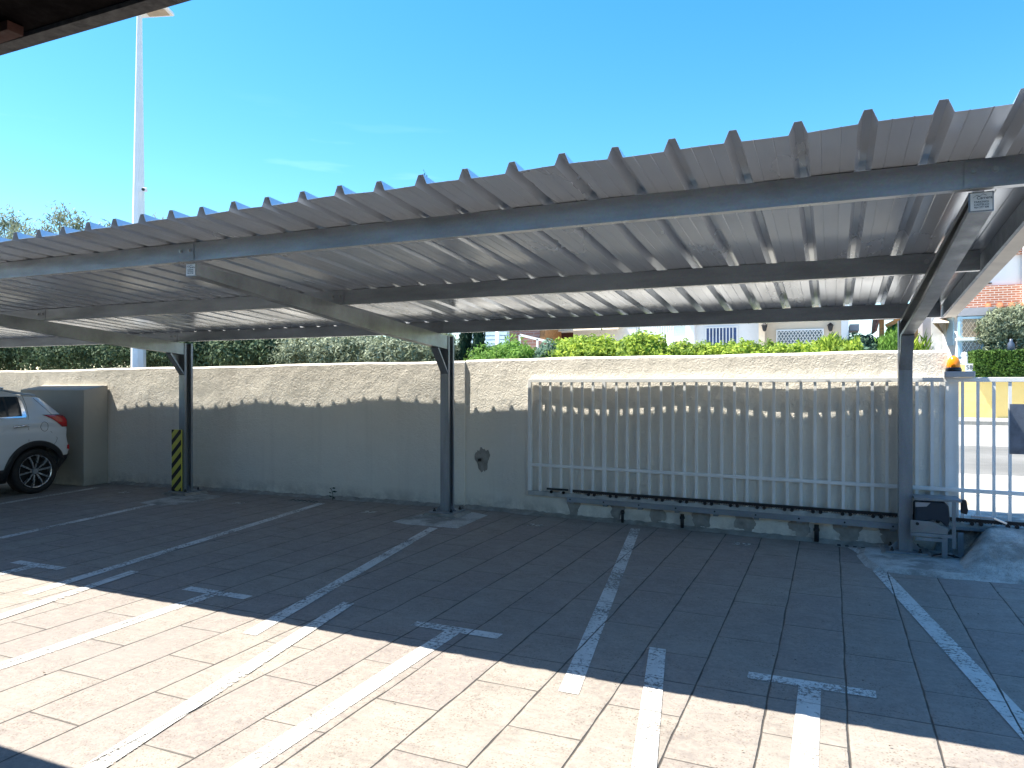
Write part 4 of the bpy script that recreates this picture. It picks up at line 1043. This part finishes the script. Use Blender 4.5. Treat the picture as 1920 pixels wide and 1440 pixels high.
# olive tree by the bay window
bl = [ell(1885+random.uniform(-30, 50), 625+random.uniform(-38, 30), YW+1.2, 42, 40, 1.0) for _ in range(14)]
p = atY(1890, 700, YW+1.2)
tree('olive_tree', (p[0], YW+1.2, SZ), bl, 24000, .06, M['lolive'], 'round silvery olive tree in front of the pale blue bay window', 'tree', None, .1, aspect=.3)
p = atY(1890, 650, YW+.45); e = empty('garden_lamp', (p[0], YW+.45, zat(1890, 660, YW)), 'small dark bottle shaped lamp on top of the clipped hedge', 'lamp')
MB().lathe([(0, 0), (.10, 0), (.10, .30), (.05, .38), (.05, .46), (0, .47)], (p[0], YW-.0, zat(1890, 662, YW)), n=16).build('lantern', flat('slate_blue_metal', (.06, .08, .12), .4), e, smooth=True)

# --- white and beige house behind the lime hedge
YB = 29.5
h = empty('bungalow', (xat(1440, YB), YB+3, SZ), 'white and beige house with barred blue window behind the lime hedge', 'house')
zt = 5.2
MB().box(xat(1286, YB), xat(1426, YB), YB, YB+6, SZ, zt).build('white_wall', M['housew'], h)
MB().box(xat(1426, YB)+.001, xat(1437, YB), YB-.8, YB+6, SZ, zt).box(xat(1437, YB)+.001, xat(1577, YB), YB-.1, YB+6, SZ, zt).build('beige_wall', M['houseb'], h)
MB().box(xat(1577, YB)+.001, xat(1591, YB), YB-.15, YB+6, SZ, zt).build('white_corner', M['housew'], h)
MB().box(xat(1280, YB)-.3, xat(1595, YB)+.3, YB-.9, YB+6.5, zt, zt+.3).build('roof', M['terr'], h)
def win(px0, px1, py0, py1, Y, glass, frame, bars=0, lattice=False, parent=None, barm='white'):
    x0, x1, z0, z1 = face(px0, px1, py0, py1, Y)
    w = MB().box(x0, x1, Y-.015, Y-.002, z0, z1).build('window', M[glass], parent)
    f = MB()
    for (a0, a1, c0, c1) in ((x0-.05, x0, z0-.05, z1+.05), (x1, x1+.05, z0-.05, z1+.05), (x0, x1, z1, z1+.05), (x0, x1, z0-.05, z0)): f.box(a0, a1, Y-.06, Y-.001, c0, c1)
    f.build('frame', M[frame], w)
    g_ = MB()
    for k in range(1, bars): g_.box(x0+(x1-x0)*k/bars-.018, x0+(x1-x0)*k/bars+.018, Y-.09, Y-.062, z0, z1)
    if lattice:
        n = 13; w_ = (x1-x0)/n
        for i in range(n):
            for j in range(3):
                cz = z0+(j+.5)*(z1-z0)/3; cx_ = x0+(i+.5)*w_; hh = (z1-z0)/3
                for s_ in (1, -1): g_.bar((cx_-w_/2, Y-.075, cz-s_*hh/2), (cx_+w_/2, Y-.075, cz+s_*hh/2), .02, .03, (0,1,0))
    if bars or lattice: g_.build('grille', M[barm], w)
win(1325, 1381, 615, 648, YB, 'bluew', 'white', 9, parent=h)
win(1458, 1542, 620, 650, YB-.1, 'hglass', 'white', 0, True, parent=h)
for px, lab in ((1434, 'l'), (1557, 'r')):
    yy = YB-.82 if px < 1450 else YB-.12
    q = atY(px, 614, yy); e = empty('wall_lantern', (q[0], yy, q[2]), {'l': 'black wall lantern on the beige corner beside the barred window', 'r': 'black wall lantern on the beige wall right of the lattice window'}[lab], 'lantern', 'black lanterns on the beige house')
    MB().lathe([(0, -.16), (.04, -.15), (.07, -.10), (.10, .06), (.12, .07), (.03, .16), (0, .17)], (q[0], yy-.14, q[2]), n=6).build('lantern_body', M['black'], e)
    MB().bar((q[0], yy, q[2]-.0), (q[0], yy-.12, q[2]+.05), .03, .03).build('bracket', M['black'], e)
MB().box(xat(1290, YB), xat(1306, YB), YB-.5, YB-.1, SZ, zt-.01).build('side_pier', M['housew'], h)

# --- pale blue house with railing, folded parasol
YC = 31.0
h = empty('blue_house', (xat(1240, YC), YC+3, SZ), 'pale blue house with a railed balcony behind the lime shrubs', 'house')
MB().box(xat(1195, YC), xat(1284, YC), YC+.4, YC+6, SZ, 6.2).build('wall', M['houseblue'], h)
MB().box(xat(1165, YC), xat(1283, YC), YC-.8, YC+.395, 3.15, 3.4).build('balcony_slab', M['houseb'], h)
rb = MB(); xx0, xx1 = xat(1196, YC-.8), xat(1262, YC-.8)
rb.bar((xx0, YC-.78, 4.45), (xx1, YC-.78, 4.45), .05, .05)
for k in range(16): x = xx0+(xx1-xx0)*k/15; rb.bar((x, YC-.78, 3.4), (x, YC-.78, 4.45), .03, .03, (1,0,0))
rb.build('railing', M['white'], h)
MB().box(xat(1195, YC)-.3, xat(1286, YC)+.2, YC, YC+6.4, 6.2, 6.5).build('roof', M['terr'], h)
q = atY(1256, 650, 29.2); e = empty('folded_parasol', (q[0], 29.2, SZ), 'white folded parasol beside the pale blue house', 'parasol')
MB().cyl((q[0], 29.2, SZ), (q[0], 29.2, 3.75), .04, n=10).build('pole', M['white'], e, smooth=True)
MB().lathe([(0, 3.75), (.1, 3.6), (.32, 2.9), (.44, 2.3), (.38, 2.05), (.07, 2.0)], (q[0], 29.2, 0), n=14).build('canopy', M['white'], e)
# --- white house with awning
YD = 32.0
h = empty('white_house', (xat(1110, YD), YD+3, SZ), 'white house with a cream awning and dark doorway behind the largest lime shrub', 'house')
MB().box(xat(1024, YD), xat(1193, YD), YD, YD+6, SZ, 6.0).build('wall', M['housew'], h)
MB().box(xat(1048, YD), xat(1075, YD), YD-.012, YD-.002, SZ, zat(1060, 624, YD)).build('doorway', M['redwood'], h)
b = MB(); xx0, xx1 = xat(1052, YD-.8), xat(1162, YD-.8); b.add([(xx0, YD-1.2, zat(1110, 622, YD)), (xx1, YD-1.2, zat(1110, 622, YD)), (xx1, YD-.01, zat(1110, 608, YD)), (xx0, YD-.01, zat(1110, 608, YD))], [(0,1,2,3)]); b.build('awning', M['houseb'], h, solid=.05)
MB().box(xat(1020, YD)-.2, xat(1194, YD)+.2, YD-.3, YD+6.4, 6.0, 6.3).build('roof', M['terr'], h)
# --- brick house with stair railing
YE2 = 30.0
h = empty('brick_house', (xat(985, YE2), YE2+3, SZ), 'pink brick house with a wooden post behind the cypresses and green bush', 'house')
MB().box(xat(952, YE2), xat(1014, YE2), YE2, YE2+6, SZ, 5.6).build('wall', M['brick2'], h)
MB().box(xat(1014, YE2)+.001, xat(1024, YE2), YE2-.1, YE2+6, SZ, 5.6).build('wooden_post', M['wood'], h)
MB().box(xat(900, YE2), xat(952, YE2)-.002, YE2+1, YE2+6, SZ, 4.6).build('side_wall', M['whitebrick'], h)
MB().box(xat(898, YE2), xat(1026, YE2), YE2-.4, YE2+6.4, 5.6, 5.85).build('roof', M['terr'], h)
e = empty('stair_railing', (xat(1000, 29), 29, SZ), 'white sloping railing with thin posts in front of the pink brick house', 'railing')
rb = MB(); pts_ = [(975, 628), (1008, 636), (1030, 641)]
w3 = [atY(a, b_, 29) for a, b_ in pts_]
for a, b_ in zip(w3[:-1], w3[1:]): rb.bar(a, b_, .09, .10)
for q in w3: rb.bar((q[0], 29, SZ), (q[0], 29, q[2]), .09, .09, (1,0,0))
rb.build('rail', M['white'], e)
MB().add([(w3[0][0], 29.04, SZ), (w3[2][0], 29.04, SZ), (w3[2][0], 29.04, w3[2][2]-.05), (w3[0][0], 29.04, w3[0][2]-.08)], [(0,1,2,3)]).build('mesh_panel', M['brick2'], e, solid=.02)
# --- white louvred wall behind cypresses
lv = MB()
for k in range(14): lv.box(xat(862, 28.8), xat(950, 28.8), 28.8, 28.88, 2.3+k*.18, 2.3+k*.18+.14)
lv.box(xat(862, 28.8), xat(950, 28.8), 28.881, 29.1, SZ, 5.0)
lvo = lv.build('louvred_screen', M['houseblue']); tag(lvo, 'pale slatted screen behind the two cypresses', 'screen')
# --- pergola with green fabric
YP = 29.3
e = empty('pergola', (xat(1668, YP), YP, SZ), 'wooden pergola with hanging green fabric left of the right hand post', 'pergola')
q = lambda px, py: atY(px, py, YP)
b = MB(); b.bar((xat(1653, YP), YP, SZ), (xat(1653, YP), YP, zat(1653, 596, YP)), .16, .16, (1,0,0)); b.bar((xat(1716, YP), YP, SZ), (xat(1716, YP), YP, zat(1653, 596, YP)), .16, .16, (1,0,0)); b.bar(q(1661, 612), q(1690, 597), .13, .15); b.bar((xat(1645, YP), YP, zat(1653, 594, YP)), (xat(1722, YP), YP, zat(1653, 594, YP)), .16, .22)
b.build('timber_frame', M['wood'], e)
b = MB(); b.add([(xat(1643, YP), YP-.5, zat(1643, 622, YP)), (xat(1651, YP), YP-.5, zat(1651, 590, YP)), (xat(1720, YP), YP-.5, zat(1680, 588, YP)), (xat(1722, YP), YP+1.5, zat(1680, 580, YP)), (xat(1643, YP), YP+1.5, zat(1651, 584, YP)), (xat(1640, YP), YP+1.5, zat(1643, 622, YP))], [(1,2,3,4), (0,1,4,5)]); b.build('cover', M['redwood'], e, solid=.05)
rows = []
for k in range(25):
    px = 1663+k*1.3; rows.append([(xat(px, YP), YP+.3+.05*math.sin(k*1.7), zat(px, 668, YP)), (xat(px, YP), YP+.3+.05*math.sin(k*1.7+.5), zat(px, 617-20*min(1, k/14), YP))])
MB().grid(rows).build('fabric', M['green'], e, smooth=True, solid=.01)
# small tiled eave corner peeking at the right of the beige house
q0 = atY(1593, 612, 29.6)
MBo = MB().box(q0[0], q0[0]+.32, 29.6, 31, q0[2]-.16, q0[2]+.08).box(q0[0]-.2, q0[0]-.001, 29.7, 31, SZ, q0[2]-.13).build('shed', M['grey']); tag(MBo, 'grey shed corner with a small eave right of the beige house', 'shed')
